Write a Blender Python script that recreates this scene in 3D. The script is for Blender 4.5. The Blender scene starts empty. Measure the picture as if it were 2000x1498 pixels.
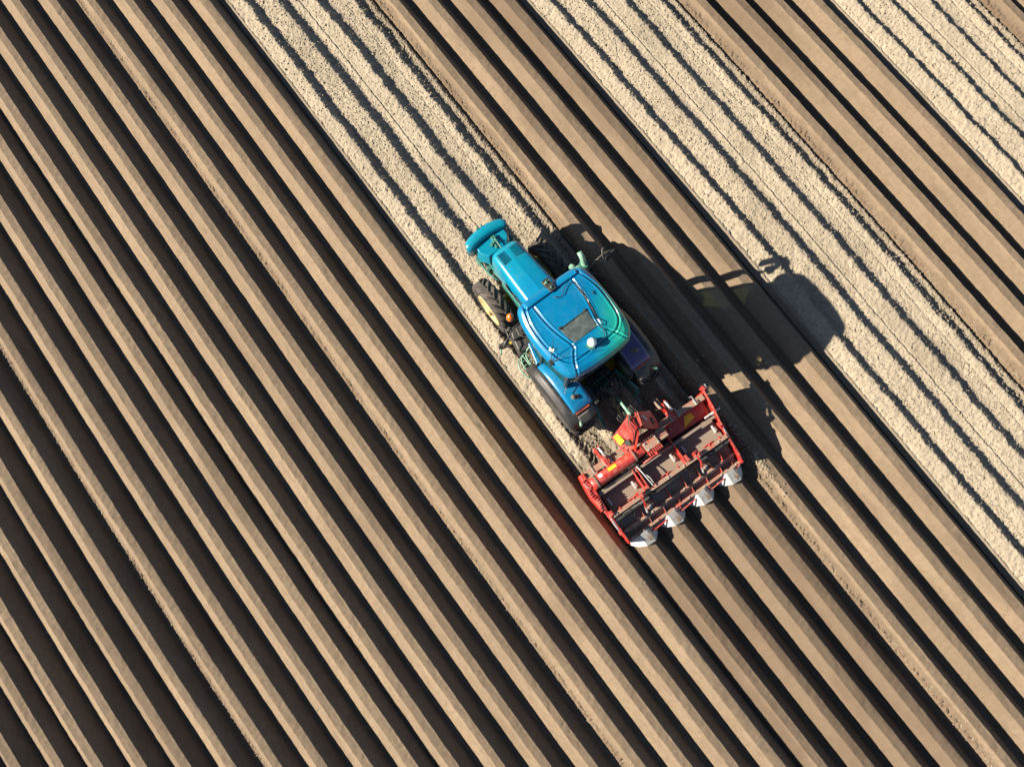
import bpy, bmesh, math, random
import numpy as np
from mathutils import Matrix, Vector
random.seed(7)
RNG = np.random.default_rng(11)
sc = bpy.context.scene
COL = sc.collection

# ------------------------------------------------------------------ camera
CAMX, CAMH = 9.3351, 15.5945           # height is measured from the ridge tops (z = 0)
Rm = ((0.80228, 0.590375, -0.088337), (-0.596692, 0.78878, -0.147593), (-0.017457, 0.171121, 0.985095))
cam_d = bpy.data.cameras.new("camera")
cam = bpy.data.objects.new("camera", cam_d)
COL.objects.link(cam)
cam.matrix_world = Matrix.Translation((CAMX, 0, CAMH)) @ Matrix(Rm).to_4x4()
cam_d.sensor_width = 36.0
cam_d.lens = 25.2
cam_d.clip_end = 5000
sc.camera = cam

# ------------------------------------------------------------------ light
SUN_DIR = Vector((1.62, -0.85, -1.0)).normalized()      # direction the light travels
sun_d = bpy.data.lights.new("sun", 'SUN')
sun_d.energy = 5.0
sun_d.angle = math.radians(0.5)
sun_d.color = (1.0, 0.89, 0.74)
sun = bpy.data.objects.new("sun", sun_d)
COL.objects.link(sun)
sun.location = (-20, 20, 30)
sun.rotation_mode = 'QUATERNION'
sun.rotation_quaternion = SUN_DIR.to_track_quat('-Z', 'Y')
world = bpy.data.worlds.new("World")
sc.world = world
world.use_nodes = True
wn = world.node_tree
bg = wn.nodes['Background']
sky = wn.nodes.new('ShaderNodeTexSky')
sky.sky_type = 'NISHITA'
sky.sun_disc = False
sky.air_density = 0.75
sky.dust_density = 0.4
sky.sun_elevation = math.asin(-SUN_DIR.z)
sky.sun_rotation = math.atan2(-SUN_DIR.x, -SUN_DIR.y)
wn.links.new(sky.outputs[0], bg.inputs[0])
bg.inputs[1].default_value = 0.05
sc.view_settings.view_transform = 'Standard'
sc.view_settings.look = 'None'
sc.view_settings.gamma = 1.0
sc.view_settings.exposure = 1.62
sc.cycles.max_bounces = 6

# ------------------------------------------------------------------ noise
_T = np.random.default_rng(3).random((512, 512)).astype(np.float32)
def vnoise(x, y, seed=0):
    xi = np.floor(x).astype(np.int64); yi = np.floor(y).astype(np.int64)
    fx = (x - xi); fy = (y - yi)
    fx = fx * fx * (3 - 2 * fx); fy = fy * fy * (3 - 2 * fy)
    a, b = seed * 37, seed * 91
    g = lambda i, j: _T[(xi + i + a) & 511, (yi + j + b) & 511]
    return (g(0, 0) * (1 - fx) + g(1, 0) * fx) * (1 - fy) + (g(0, 1) * (1 - fx) + g(1, 1) * fx) * fy
def fbm(x, y, seed=0, oct=3):
    s = 0; a = .5; t = 0
    for o in range(oct):
        s = s + a * vnoise(x * 2 ** o, y * 2 ** o, seed + o * 5); t += a; a *= .5
    return s / t

# ------------------------------------------------------------------ field geometry
def RX(k):
    "nominal X of the right top edge of ridge k (0.75 m rows, seams between passes)"
    return 0.75 * k - 0.08401 * math.floor((k + 1) / 8) + 0.02259 * math.floor((k + 5) / 8)
PC = [-0.02017, 0.11944, 0.01778, 0.08823, 0.11912, 0.05491, -0.1209, -0.10421, -0.11914, -0.02876]
def bend(x, y):
    "the rows are not dead straight"
    u = (np.clip(x, -3, 27) - 10) / 10; v = np.clip(y, -9.5, 17.5) / 8
    B = (1, u, v, u * u, u * v, v * v, u ** 3, u * u * v, u * v * v, v ** 3)
    return np.clip(sum(c * b for c, b in zip(PC, B)), -.35, .35)

def grid_mesh(name, xs, ys, zfun, mat, attrs=None, kind='structure', bendit=True):
    nx, ny = len(xs), len(ys)
    Xg, Yg = np.meshgrid(xs, ys, indexing='ij')
    Z, at = zfun(Xg, Yg)
    Xw = Xg + (bend(Xg, Yg) if bendit else 0)
    dx, dy = 0, 0
    if 'dx' in at: Xw = Xw + at.pop('dx')
    co = np.stack([Xw, Yg, Z], -1).reshape(-1, 3).astype(np.float32)
    i = np.arange(nx - 1)[:, None] * ny + np.arange(ny - 1)[None, :]
    f = np.stack([i, i + ny, i + ny + 1, i + 1], -1).reshape(-1, 4).astype(np.int32)
    me = bpy.data.meshes.new(name)
    me.vertices.add(len(co)); me.vertices.foreach_set('co', co.ravel())
    me.loops.add(f.size); me.loops.foreach_set('vertex_index', f.ravel())
    me.polygons.add(len(f))
    me.polygons.foreach_set('loop_start', np.arange(0, f.size, 4, dtype=np.int32))
    me.polygons.foreach_set('loop_total', np.full(len(f), 4, dtype=np.int32))
    me.polygons.foreach_set('use_smooth', np.ones(len(f), dtype=bool))
    me.update()
    for k, v in at.items():
        a = me.attributes.new(k, 'FLOAT', 'POINT'); a.data.foreach_set('value', v.reshape(-1).astype(np.float32))
    me.materials.append(mat)
    o = bpy.data.objects.new(name, me); COL.objects.link(o)
    if kind: o['kind'] = kind
    return o

# ------------------------------------------------------------------ materials
def new_mat(name):
    m = bpy.data.materials.new(name); m.use_nodes = True
    nt = m.node_tree; b = nt.nodes['Principled BSDF']
    return m, nt, b
def N(nt, t, **kw):
    n = nt.nodes.new(t)
    for k, v in kw.items():
        if k.startswith('i_'):
            n.inputs[k[2:].replace('_', ' ')].default_value = v
        else: setattr(n, k, v)
    return n
def mixc(nt, a, b, fac, bt='MIX'):
    n = nt.nodes.new('ShaderNodeMix'); n.data_type = 'RGBA'; n.blend_type = bt
    for s, v in ((0, fac), (6, a), (7, b)):
        if isinstance(v, (int, float)): n.inputs[s].default_value = v
        elif isinstance(v, tuple): n.inputs[s].default_value = (*v, 1) if len(v) == 3 else v
        else: nt.links.new(v, n.inputs[s])
    return n.outputs[2]
def noise(nt, vec, scale, detail=3, rough=.6, ramp=None):
    n = nt.nodes.new('ShaderNodeTexNoise'); n.inputs['Scale'].default_value = scale
    n.inputs['Detail'].default_value = detail; n.inputs['Roughness'].default_value = rough
    if vec: nt.links.new(vec, n.inputs['Vector'])
    o = n.outputs['Fac']
    if ramp:
        r = nt.nodes.new('ShaderNodeMapRange'); r.inputs[1].default_value, r.inputs[2].default_value = ramp
        nt.links.new(o, r.inputs[0]); o = r.outputs[0]
    return o

def soil_mat(name, dry, damp, strip=False):
    m, nt, b = new_mat(name)
    geo = nt.nodes.new('ShaderNodeNewGeometry')
    pos = geo.outputs['Position']
    sc_ = nt.nodes.new('ShaderNodeVectorMath'); sc_.operation = 'MULTIPLY'; sc_.inputs[1].default_value = (2.2, .55, 1)
    nt.links.new(pos, sc_.inputs[0])
    big = noise(nt, sc_.outputs[0], .9, 4, .65, (.38, .66))
    med = noise(nt, sc_.outputs[0], 4.5, 5, .7, (.45, .75))
    fine = noise(nt, pos, 48 if strip else 55, 4, .7, (.38, .62) if strip else (.3, .7))
    grit = noise(nt, pos, 210, 2, .6, (.35, .65))
    at = nt.nodes.new('ShaderNodeAttribute'); at.attribute_name = 'damp'
    c = mixc(nt, dry, tuple(v * .84 for v in dry), big)
    mot = noise(nt, pos, 11, 6, .75, (.46, .70))
    c = mixc(nt, c, tuple(v * q for v, q in zip(dry, (.74, .71, .68))), mot)
    mul = nt.nodes.new('ShaderNodeMath'); mul.operation = 'MULTIPLY'; mul.inputs[1].default_value = .42 if not strip else .12
    nt.links.new(med, mul.inputs[0])
    c = mixc(nt, c, damp, mul.outputs[0])
    c = mixc(nt, c, damp, at.outputs['Fac'])
    c = mixc(nt, mixc(nt, c, (.80, .79, .78), 1.0, 'MULTIPLY'), c, fine)
    c = mixc(nt, mixc(nt, c, (.88, .88, .88), 1.0, 'MULTIPLY'), c, grit)
    nt.links.new(c, b.inputs['Base Color'])
    b.inputs['Roughness'].default_value = .96
    b.inputs['Specular IOR Level'].default_value = .15
    bn = nt.nodes.new('ShaderNodeBump'); bn.inputs['Strength'].default_value = .4 if strip else .25
    bn.inputs['Distance'].default_value = .02 if strip else .012
    add = nt.nodes.new('ShaderNodeMath'); add.operation = 'ADD'
    nt.links.new(fine, add.inputs[0]); nt.links.new(grit, add.inputs[1])
    nt.links.new(add.outputs[0], bn.inputs['Height'])
    nt.links.new(bn.outputs[0], b.inputs['Normal'])
    return m
M = {}
M['ridge'] = soil_mat('ridged_soil', (.222, .170, .115), (.108, .078, .053))
M['strip'] = soil_mat('tilled_soil', (.355, .308, .232), (.125, .10, .074), True)

# ------------------------------------------------------------------ ridges
PROFX = np.array([-.46, -.40, -.155, -.145, -.005, .005, .24, .30])
FLOOR = -.36
def OFFS(k):
    dl, bev = STYLE[k][:2]
    e = [-.215 + dl, -.175 + dl] if bev > .55 else [-.190 + dl]
    base = [-.46, -.45, -.425, -.40, -.38, -.36, -.34, -.315, -.29, -.26, -.23, -.205, -.12, -.09, -.06, -.03, .03, .06, .09, .13, .17, .2, .225, .26]
    return base + [q + d for q in e for d in (-.007, 0.0, .007)] + [-.007, 0, .007]
CRUMB = {-5, 3, 11, 19, 27, 35}
rk = np.random.default_rng(5)
STYLE = {k: (rk.uniform(-.016, .016), rk.uniform(0, 1), rk.uniform(-.008, .010), rk.uniform(-.012, .012), rk.uniform(0, 1)) for k in range(-40, 90)}
for _k in (-5, -2, -1, 7, 8, 15, 29, 10, -7): STYLE[_k] = (STYLE[_k][0], .95, STYLE[_k][2], STYLE[_k][3], STYLE[_k][4])
FRESH = {15, 16, 17, 18}
def ridge_z(k, X, Y):
    t = X - RX(k)
    dl, bev, dz, dw, tone = STYLE[k]
    # slow wander of each ridge (moves the vertices, so that the edges stay crisp)
    w = (fbm(Y * .35 + k * 7.3, Y * 0 + k * 3.1, 2, 2) - .5) * .035
    DX = w * np.clip((-t) / .15, 0, 1) * np.clip((t + .46) / .08, 0, 1) + (fbm(Y * 2.1, Y * 0 + k, 6, 3) - .5) * .010 + (vnoise(Y * 11, Y * 0 + k * 2.3, 7) - .5) * .007
    kx = [-.45, -.40, -.190 + dl, -.02, .0, .17, .225, .31]
    kz = [-.345, -.20, dz + 0, dz * .4, 0, -.245, -.345, -.35]
    if bev > .55:
        b = (bev - .55) * .10
        kx = [-.45, -.40, -.215 + dl, -.175 + dl, -.02, .0, .17, .225, .31]
        kz = [-.345, -.20, -.026 - b * .5, .004, -.002, 0, -.245, -.345, -.35]
    z = np.interp(t, kx, kz)
    # fine relief
    top = np.exp(-((t + .05) / .09) ** 2)
    lit = np.clip((t + .44) / .05, 0, 1) * np.clip((.0 - t) / .03, 0, 1)
    z = z + (vnoise(X * 36, Y * 36, 11) - .5) * .0045 * lit
    pock = np.clip(vnoise(X * 17 + 5 * k, Y * 17, 12) - .86, 0, 1) * -.10 * lit * np.clip(fbm(Y * .5 + 3 * k, X * .5, 13, 2) * 4 - 1.9, 0, 1)
    z = z + pock
    z = z + (fbm(X * 9, Y * 5, 9, 3) - .5) * .010
    z = z + (vnoise(X * 6 + k, Y * 27, 4) - .5) * .013 * top * (.35 + .65 * vnoise(X * 0 + k, Y * .6, 5))
    rough = np.zeros_like(z)
    if k in CRUMB:
        m = np.exp(-((t + .36) / .055) ** 2)
        edge = np.clip((fbm(X * 3, Y * 2.2, 21, 3) - .25) * 2.2, 0, 1)
        z = z + m * ((vnoise(X * 38, Y * 38, 31) - .45) * .12 + (vnoise(X * 80, Y * 80, 32) - .5) * .06 + .02) * (.35 + .65 * edge)
        rough = m * (.35 + .5 * edge)
    return z, rough, DX
def field_z(ks):
    def f(X, Y):
        Z = np.full(X.shape, FLOOR - .02); dmp = np.zeros(X.shape); DXX = np.zeros(X.shape)
        for k in ks:
            r = RX(k)
            i0, i1 = np.searchsorted(X[:, 0], [r - .49, r + .33])
            if i1 <= i0: continue
            z, rg, dxx = ridge_z(k, X[i0:i1], Y[i0:i1])
            win = z > Z[i0:i1]
            Z[i0:i1] = np.where(win, z, Z[i0:i1])
            DXX[i0:i1] = np.where(win, dxx, DXX[i0:i1]); d = rg.copy()
            n = fbm(X[i0:i1] * 1.6, Y[i0:i1] * .45 + k, 40 + (k % 7), 4)
            d = d + np.clip((n - .50) * 2.2, 0, .45) * (1.0 if (k > 18 or k in FRESH or k % 3 == 0) else .45)
            d = d + .22 * STYLE[k][4]
            if k in FRESH: d = d + .52
            elif k > 19: d = d + np.clip(.05 + .010 * (X[i0:i1] - 14) + .02 * Y[i0:i1] * .5, 0, .32)
            if k in (27, 35, 19):   # damp foot below the strip edge, ragged upper border
                t = X[i0:i1] - r
                lim = -.34 + .12 * fbm(X[i0:i1] * 6, Y[i0:i1] * 2.5, 51, 3) + .03
                d = np.maximum(d, np.where(t < lim, .55, 0))
            dmp[i0:i1] = np.where(win, d, dmp[i0:i1])
        Z = Z + (fbm(X * 12, Y * 9, 60, 3) - .5) * .012
        DXX[0] = 0; DXX[-1] = 0
        return Z, {'damp': np.clip(dmp, 0, .9), 'dx': DXX}
    return f
def ys_fine(step, y0, y1, ext=True):
    y = np.arange(y0, y1, step)
    if ext: y = np.concatenate([[-90, -60, -40, -28, -20, -16], y, [24, 30, 40, 60, 90]])
    return y
def cols(ks, x0=None, x1=None):
    xs = sorted(RX(k) + o for k in ks for o in OFFS(k))
    if x0 is not None: xs = [x for x in xs if x > x0 + .006]
    if x1 is not None: xs = [x for x in xs if x < x1 - .006]
    xs = ([x0] if x0 is not None else []) + xs + ([x1] if x1 is not None else [])
    out = [xs[0]]
    for x in xs[1:]:
        if x - out[-1] > .004: out.append(x)
    return np.array(out)

SA, SB = .235, -.42          # a strip runs from R(k0-1)+SA to R(k0+4)+SB
YR = ys_fine(.027, -12.5, 19.5)
LEFT0 = RX(-9) + .3
segs = [(range(-8, 15), LEFT0, RX(14) + SA), (range(19, 23), RX(19) + SB, RX(22) + SA),
        (range(27, 31), RX(27) + SB, RX(30) + SA), (range(35, 41), RX(35) + SB, RX(40) + .3)]
for i, (ks, a, b) in enumerate(segs):
    o = grid_mesh('ridged_field', cols(ks, a, b), YR, field_z(list(ks)), M['ridge'])
# freshly shaped ridges behind the implement
xs = cols(range(15, 19), RX(14) + SA, RX(19) + SB)
o = grid_mesh('ridged_field', xs, np.concatenate([[-90, -60, -40, -28, -20, -16], np.arange(-12.5, -1.45, .027)]),
              field_z([14, 15, 16, 17, 18, 19]), M['ridge'])
# far surroundings: the same ridges, coarser
KC = [-.46, -.40, -.15, 0, .24, .29]
for ks in (range(-38, -8), range(41, 78)):
    xs = np.array(sorted(RX(k) + t for k in ks for t in KC))
    xs = xs[np.concatenate([[True], np.diff(xs) > .01])]
    if ks[0] < 0: xs = np.append(xs[xs < LEFT0 - .01], LEFT0)
    else: xs = np.insert(xs[xs > RX(40) + .31], 0, RX(40) + .3)
    def zf(X, Y, ks=ks):
        Z = np.full(X.shape, FLOOR)
        for k in ks: Z = np.maximum(Z, np.interp(X - RX(k), [-.47, -.4, -.15, 0, .24, .31], [-.295, -.2, 0, 0, -.28, -.295], left=-1, right=-1))
        return Z, {'damp': X * 0}
    grid_mesh('ridged_field', xs, np.arange(-90, 91, 6.0), zf, M['ridge'])
# level ground out to the horizon
me = bpy.data.meshes.new('ground')
g = 2500
me.from_pydata([(-g, -g, -.36), (g, -g, -.36), (g, g, -.36), (-g, g, -.36)], [], [(0, 1, 2, 3)])
me.materials.append(M['ridge'])
o = bpy.data.objects.new('ground', me); COL.objects.link(o); o['kind'] = 'structure'

# ------------------------------------------------------------------ loose tilled strips
TX = [.235, .27, .345, .375, .385, .41, .55, .66, .70, .78, .86, .94, 1.10, 1.30, 1.36, 1.44, 1.54, 1.63, 1.72, 1.775, 1.79, 1.81, 2.00, 2.08, 2.12, 2.21, 2.31, 2.40, 2.50, 2.635, 2.645, 2.66, 2.79, 2.83, 2.92, 3.01, 3.07, 3.16, 3.20, 3.29]
TZ = [-.285, -.27, -.175, -.175, -.205, -.165, -.10, -.050, -.042, -.115, -.182, -.182, -.12, -.045, -.038, -.115, -.182, -.187, -.155, -.13, -.17, -.138, -.080, -.050, -.045, -.120, -.192, -.195, -.172, -.130, -.150, -.122, -.058, -.052, -.125, -.195, -.19, -.14, -.16, -.29]
def strip_z(k0, mod=None):
    r0 = RX(k0 - 1); W = RX(k0 + 4) + SB - r0
    def f(X, Y):
        t = (X - r0)
        t = np.where(t > .4, .4 + (t - .4) * (3.27 - .4) / (W - .4), t)
        inner = np.clip((t - .36) / .06, 0, 1) * np.clip((3.22 - t) / .05, 0, 1)
        wob = (fbm(Y * .9, X * .4 + k0, 70 + k0, 3) - .5) * .08 + (fbm(Y * 6, X * 2, 71 + k0, 3) - .5) * .07 + (vnoise(X * 14, Y * 24, 73) - .5) * .06 * 1
        wob = wob * inner * np.where((abs(t - 1.79) < .06) | (abs(t - 2.645) < .06), .4, 1)
        Z = np.interp(t + wob, TX, TZ)
        # lumps
        c = (vnoise(X * 30, Y * 30, 80) - .5) * .004 + (vnoise(X * 57, Y * 57, 81) - .5) * .016
        pit = np.clip(vnoise(X * 34, Y * 34, 82) - .80, 0, 1) * -.16
        band = np.clip(1.3 - abs(t - 1.1) / .3, 0, 1) + np.clip(1.3 - abs(t - 2.6) / .25, 0, 1) * .8 + .10
        band = band * np.clip(fbm(X * 3, Y * 2, 87, 2) * 2.6 - .75, .15, 1)
        c = c + pit * band
        lump = np.clip(vnoise(X * 20, Y * 20, 83) - .74, 0, 1) * .14
        c = c + lump * (np.clip((t - 2.85) / .1, 0, 1) + .35)
        Z = Z + c * inner + (vnoise(X * 30, Y * 30, 84) - .5) * .006
        d = np.where(t > 3.04 + (fbm(X * 8, Y * 4, 85, 2) - .5) * .10, .42, 0) + np.where(t < .37, .5, 0)
        d = d + np.clip((fbm(X * 1.3, Y * .7, 86, 3) - .55) * 1.2, 0, .25)
        if mod is not None: Z, d = mod(X, Y, t, Z, d)
        return Z, {'damp': np.clip(d, 0, .9)}
    return f
TCX = 12.18
def tractor_mod(X, Y, t, Z, d):
    # wheel ruts behind the tractor's tyres, damper churned soil near the implement
    for sx in (-.82, .82):
        m = np.exp(-(np.abs(X - TCX - sx) / .27) ** 6) * np.clip((1.5 - Y) / .4, 0, 1)
        tread = (np.abs(((Y + np.abs(X - TCX - sx) * .9) % .17) - .085) < .035) * .03
        Z = Z * (1 - m) + (-.19 + tread) * m
        d = d + m * .35
    for sx in (-.74, .74):
        m = np.exp(-(np.abs(X - TCX - sx) / .2) ** 6) * np.clip((3.9 - Y) / .4, 0, 1)
        Z = Z * (1 - m) + (-.18 + (vnoise(X * 20, Y * 20, 90) - .5) * .02) * m
    e = np.clip((.25 - Y + (fbm(X * 4, Y * 4, 91, 2) - .5) * .5) / .25, 0, 1)
    d = d + .5 * e * np.clip((t - .2) * 5, 0, 1)
    Z = Z + e * (vnoise(X * 13, Y * 13, 92) - .5) * .05
    return Z, d
def sx_cols(k0, step):
    a, b = RX(k0 - 1) + SA, RX(k0 + 4) + SB
    n = int((b - a) / step); return np.linspace(a, b, n)
YS = lambda y0: np.concatenate([np.arange(y0, 19.5, .018), [24, 30, 40, 60, 90]])
grid_mesh('tilled_strip', sx_cols(15, .017), YS(-1.5), strip_z(15, tractor_mod), M['strip'])
for k0 in (23, 31):
    grid_mesh('tilled_strip', sx_cols(k0, .017), np.concatenate([[-90, -60, -40, -28, -20, -16], YS(-12.5)]), strip_z(k0), M['strip'])

# loose clods, thousands of them
def ico():
    p = (1 + 5 ** .5) / 2
    v = np.array([(-1, p, 0), (1, p, 0), (-1, -p, 0), (1, -p, 0), (0, -1, p), (0, 1, p), (0, -1, -p), (0, 1, -p), (p, 0, -1), (p, 0, 1), (-p, 0, -1), (-p, 0, 1)], float)
    v /= np.linalg.norm(v[0])
    f = np.array([(0, 11, 5), (0, 5, 1), (0, 1, 7), (0, 7, 10), (0, 10, 11), (1, 5, 9), (5, 11, 4), (11, 10, 2), (10, 7, 6), (7, 1, 8), (3, 9, 4), (3, 4, 2), (3, 2, 6), (3, 6, 8), (3, 8, 9), (4, 9, 5), (2, 4, 11), (6, 2, 10), (8, 6, 7), (9, 8, 1)])
    return v, f
def clods(name, pts, sizes, mat, damp=0.):
    v, f = ico(); n = len(pts)
    jit = 1 + (RNG.random((n, 12, 1)) - .5) * .55
    sc3 = sizes[:, None, None] * (1 + (RNG.random((n, 1, 3)) - .5) * .6)
    an = RNG.random(n) * 6.28; ca, sa = np.cos(an), np.sin(an)
    w = v[None] * jit * sc3
    x = w[..., 0] * ca[:, None] - w[..., 1] * sa[:, None]; y = w[..., 0] * sa[:, None] + w[..., 1] * ca[:, None]
    w = np.stack([x, y, w[..., 2] * .8], -1) + pts[:, None, :]
    F = (f[None] + (np.arange(n) * 12)[:, None, None]).reshape(-1, 3).astype(np.int32)
    me = bpy.data.meshes.new(name)
    co = w.reshape(-1, 3).astype(np.float32)
    me.vertices.add(len(co)); me.vertices.foreach_set('co', co.ravel())
    me.loops.add(F.size); me.loops.foreach_set('vertex_index', F.ravel())
    me.polygons.add(len(F)); me.polygons.foreach_set('loop_start', np.arange(0, F.size, 3, dtype=np.int32))
    me.polygons.foreach_set('loop_total', np.full(len(F), 3, dtype=np.int32))
    me.update()
    a = me.attributes.new('damp', 'FLOAT', 'POINT')
    a.data.foreach_set('value', np.repeat(RNG.random(n) ** 2 * .4 + damp, 12).astype(np.float32))
    me.materials.append(mat)
    o = bpy.data.objects.new(name, me); COL.objects.link(o); o['kind'] = 'stuff'
    return o
def strip_pts(k0, n, y0, y1, mod=None):
    f = strip_z(k0, mod); a, b = RX(k0 - 1) + .36, RX(k0 + 4) + SB - .02
    x = RNG.random(n) * (b - a) + a
    tt = x - RX(k0 - 1)
    w = .35 + .65 * np.exp(-((tt - 1.1) / .25) ** 2) + .8 * np.exp(-((tt - 2.6) / .22) ** 2) + 1.3 * (tt > 2.88)
    x = x[RNG.random(n) < w / 1.65]; y = RNG.random(len(x)) * (y1 - y0) + y0
    z, at = f(x[:, None], y[:, None]); z = z[:, 0]
    s = .0065 + .013 * RNG.random(len(x)) ** 2.5 + .012 * (RNG.random(len(x)) > .987)
    return np.stack([x + bend(x, y), y, z + s * .4], -1), s
P_, S_ = [], []
for k0, n, y0, y1, md in ((15, 60000, -.3, 19, tractor_mod), (23, 70000, -11, 17, None), (31, 36000, -6, 14, None)):
    p, s = strip_pts(k0, n, y0, y1, md); P_.append(p); S_.append(s)
for k, y0, y1 in ((3, -8, 14), (11, -12, 19), (19, -12, 19), (27, -12, 17), (-5, -3, 8)):
    n = 1500
    y = RNG.random(n) * (y1 - y0) + y0; t = -.36 + RNG.normal(size=n) * .035
    x = RX(k) + t
    z = np.interp(t, [-.47, -.40, -.155], [-.295, -.20, 0])
    s = .006 + .013 * RNG.random(n) ** 2
    P_.append(np.stack([x + bend(x, y), y, z + s * .6], -1)); S_.append(s)
n = 5000      # a few crumbs that rolled onto the ridges and into the furrows
x = RNG.random(n) * 28 - 2; y = RNG.random(n) * 28 - 11
kk = np.array([RX(k) for k in range(-8, 41)]); ii = np.clip(np.searchsorted(kk, x), 1, len(kk) - 1)
t = x - kk[ii]; t = np.where(t < -.46, x - kk[ii - 1], t)
z = np.interp(t, [-.47, -.40, -.178, 0, .22, .27, .31], [-.345, -.2, 0, 0, -.27, -.345, -.35])
ok = np.ones(n, bool)
for k0 in (15, 23, 31): ok &= ~((x > RX(k0 - 1) + .1) & (x < RX(k0 + 4) + SB + .05))
s = .005 + .007 * RNG.random(n) ** 2
P_.append(np.stack([x + bend(x, y), y, z + s * .5], -1)[ok]); S_.append(s[ok])
# spill beside and behind the implement
for cx, cy, sx_, sy_, n in ((13.97, -1.9, .05, .6, 220), (12.1, .15, .9, .22, 600), (10.72, -.6, .05, .6, 250)):
    x = cx + RNG.normal(size=n) * sx_; y = cy + RNG.normal(size=n) * sy_
    s = .008 + .022 * RNG.random(n) ** 2.2
    t = x - RX(19)
    z = np.where(x > 13.2, np.interp(t, [-.60, -.47, -.40, -.178], [-.27, -.345, -.2, 0]), np.where(x < 10.9, -.25, -.17))
    P_.append(np.stack([x, y, z + s * .5], -1)); S_.append(s)
clods('loose_clods', np.concatenate(P_), np.concatenate(S_), M['strip'], 0.)

#MACHINES
# ------------------------------------------------------------------ machine materials
def paint(name, col, rough=.3, metal=0., dust=.0, dustcol=(.27, .20, .13), coat=.0, nscale=3., spec=.5, grad=None, dthr=(.45, .7)):
    col = tuple(v * .78 for v in col); dustcol = tuple(v * .78 for v in dustcol)
    if grad: grad = (grad[0], grad[1], tuple(v * .78 for v in grad[2]))
    m, nt, b = new_mat(name)
    tc = nt.nodes.new('ShaderNodeTexCoord'); vec = tc.outputs['Object']
    geo = nt.nodes.new('ShaderNodeNewGeometry')
    c = (*col, 1)
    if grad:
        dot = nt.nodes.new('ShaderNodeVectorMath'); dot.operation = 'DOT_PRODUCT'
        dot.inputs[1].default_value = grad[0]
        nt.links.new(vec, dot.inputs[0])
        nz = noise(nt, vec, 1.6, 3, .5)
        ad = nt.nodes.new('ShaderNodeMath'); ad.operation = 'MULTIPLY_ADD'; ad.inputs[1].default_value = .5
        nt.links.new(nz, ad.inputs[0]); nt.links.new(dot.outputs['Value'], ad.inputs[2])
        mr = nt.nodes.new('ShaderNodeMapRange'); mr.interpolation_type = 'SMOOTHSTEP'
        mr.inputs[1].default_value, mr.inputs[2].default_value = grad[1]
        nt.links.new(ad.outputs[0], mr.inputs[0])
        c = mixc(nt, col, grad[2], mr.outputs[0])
    v1 = noise(nt, vec, nscale, 4, .6, (.35, .7))
    dk = c if not isinstance(c, tuple) else c
    c2 = mixc(nt, c if not isinstance(c, tuple) else tuple(c[:3]), (.82, .86, .88), 1., 'MULTIPLY')
    c = mixc(nt, c if not isinstance(c, tuple) else tuple(c[:3]), c2, v1)
    rr = b.inputs['Roughness']; rr.default_value = rough
    if dust > 0:
        sep = nt.nodes.new('ShaderNodeSeparateXYZ'); nt.links.new(geo.outputs['Normal'], sep.inputs[0])
        up = nt.nodes.new('ShaderNodeMapRange'); up.inputs[1].default_value, up.inputs[2].default_value = .2, .9
        nt.links.new(sep.outputs['Z'], up.inputs[0])
        dn = noise(nt, vec, nscale * 1.7, 6, .7, dthr)
        m1 = nt.nodes.new('ShaderNodeMath'); m1.operation = 'MULTIPLY'; nt.links.new(up.outputs[0], m1.inputs[0]); nt.links.new(dn, m1.inputs[1])
        m2 = nt.nodes.new('ShaderNodeMath'); m2.operation = 'MULTIPLY'; m2.inputs[1].default_value = dust; m2.use_clamp = True
        nt.links.new(m1.outputs[0], m2.inputs[0])
        c = mixc(nt, c, dustcol, m2.outputs[0])
        m3 = nt.nodes.new('ShaderNodeMath'); m3.operation = 'MULTIPLY_ADD'; m3.inputs[1].default_value = .6; m3.inputs[2].default_value = rough
        nt.links.new(m2.outputs[0], m3.inputs[0]); m3.use_clamp = True
        nt.links.new(m3.outputs[0], rr)
    nt.links.new(c, b.inputs['Base Color'])
    b.inputs['Metallic'].default_value = metal
    b.inputs['Specular IOR Level'].default_value = spec
    b.inputs['Coat Weight'].default_value = coat; b.inputs['Coat Roughness'].default_value = .12
    return m
BLUE, TEAL, GREEN = (.0, .165, .34), (.0, .30, .31), (.01, .30, .19)
M['roof'] = paint('roof_sheen_paint', BLUE, .27, 0, .10, (.16, .22, .2), .25, 2.5, grad=((.75, -.62, 0), (-.92, -.30), (.012, .33, .235)), dthr=(.5, .75))  # turquoise sheen towards the right rear, painted into the base colour
M['ventp'] = paint('vent_mesh', (.0, .11, .15), .5, 0, .2, (.05, .15, .14), 0, 8)
M['blueshade'] = paint('shade_tinted_blue_paint', (.07, .055, .155), .35, 0, .3, (.10, .08, .16), .1, 3)  # right fender's blue with the violet of its shade put into the colour
M['hoodp'] = paint('hood_sheen_paint', (.0, .185, .36), .28, 0, .12, (.10, .30, .28), .25, 3, grad=((0.1, 1., 0), (3.2, 4.9), (.0, .225, .33)), dthr=(.5, .75))  # turquoise sheen towards the nose likewise mixed into the colour
M['bluep'] = paint('blue_paint', (.0, .17, .36), .3, 0, .25, (.10, .26, .25), .2, 3.5)
M['green'] = paint('green_metal', (.025, .16, .125), .45, 0, .35, (.2, .22, .15), 0, 6)
M['pale'] = paint('pale_green_pipe', (.20, .38, .27), .4, 0, .2, (.3, .3, .2), 0, 5)
M['black'] = paint('black_plastic', (.028, .028, .03), .42, 0, .45, (.16, .13, .10), 0, 4, dthr=(.35, .8))
M['dark'] = paint('dark_metal', (.018, .022, .02), .5, 0, .5, (.09, .075, .05), 0, 7, dthr=(.4, .7))
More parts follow.
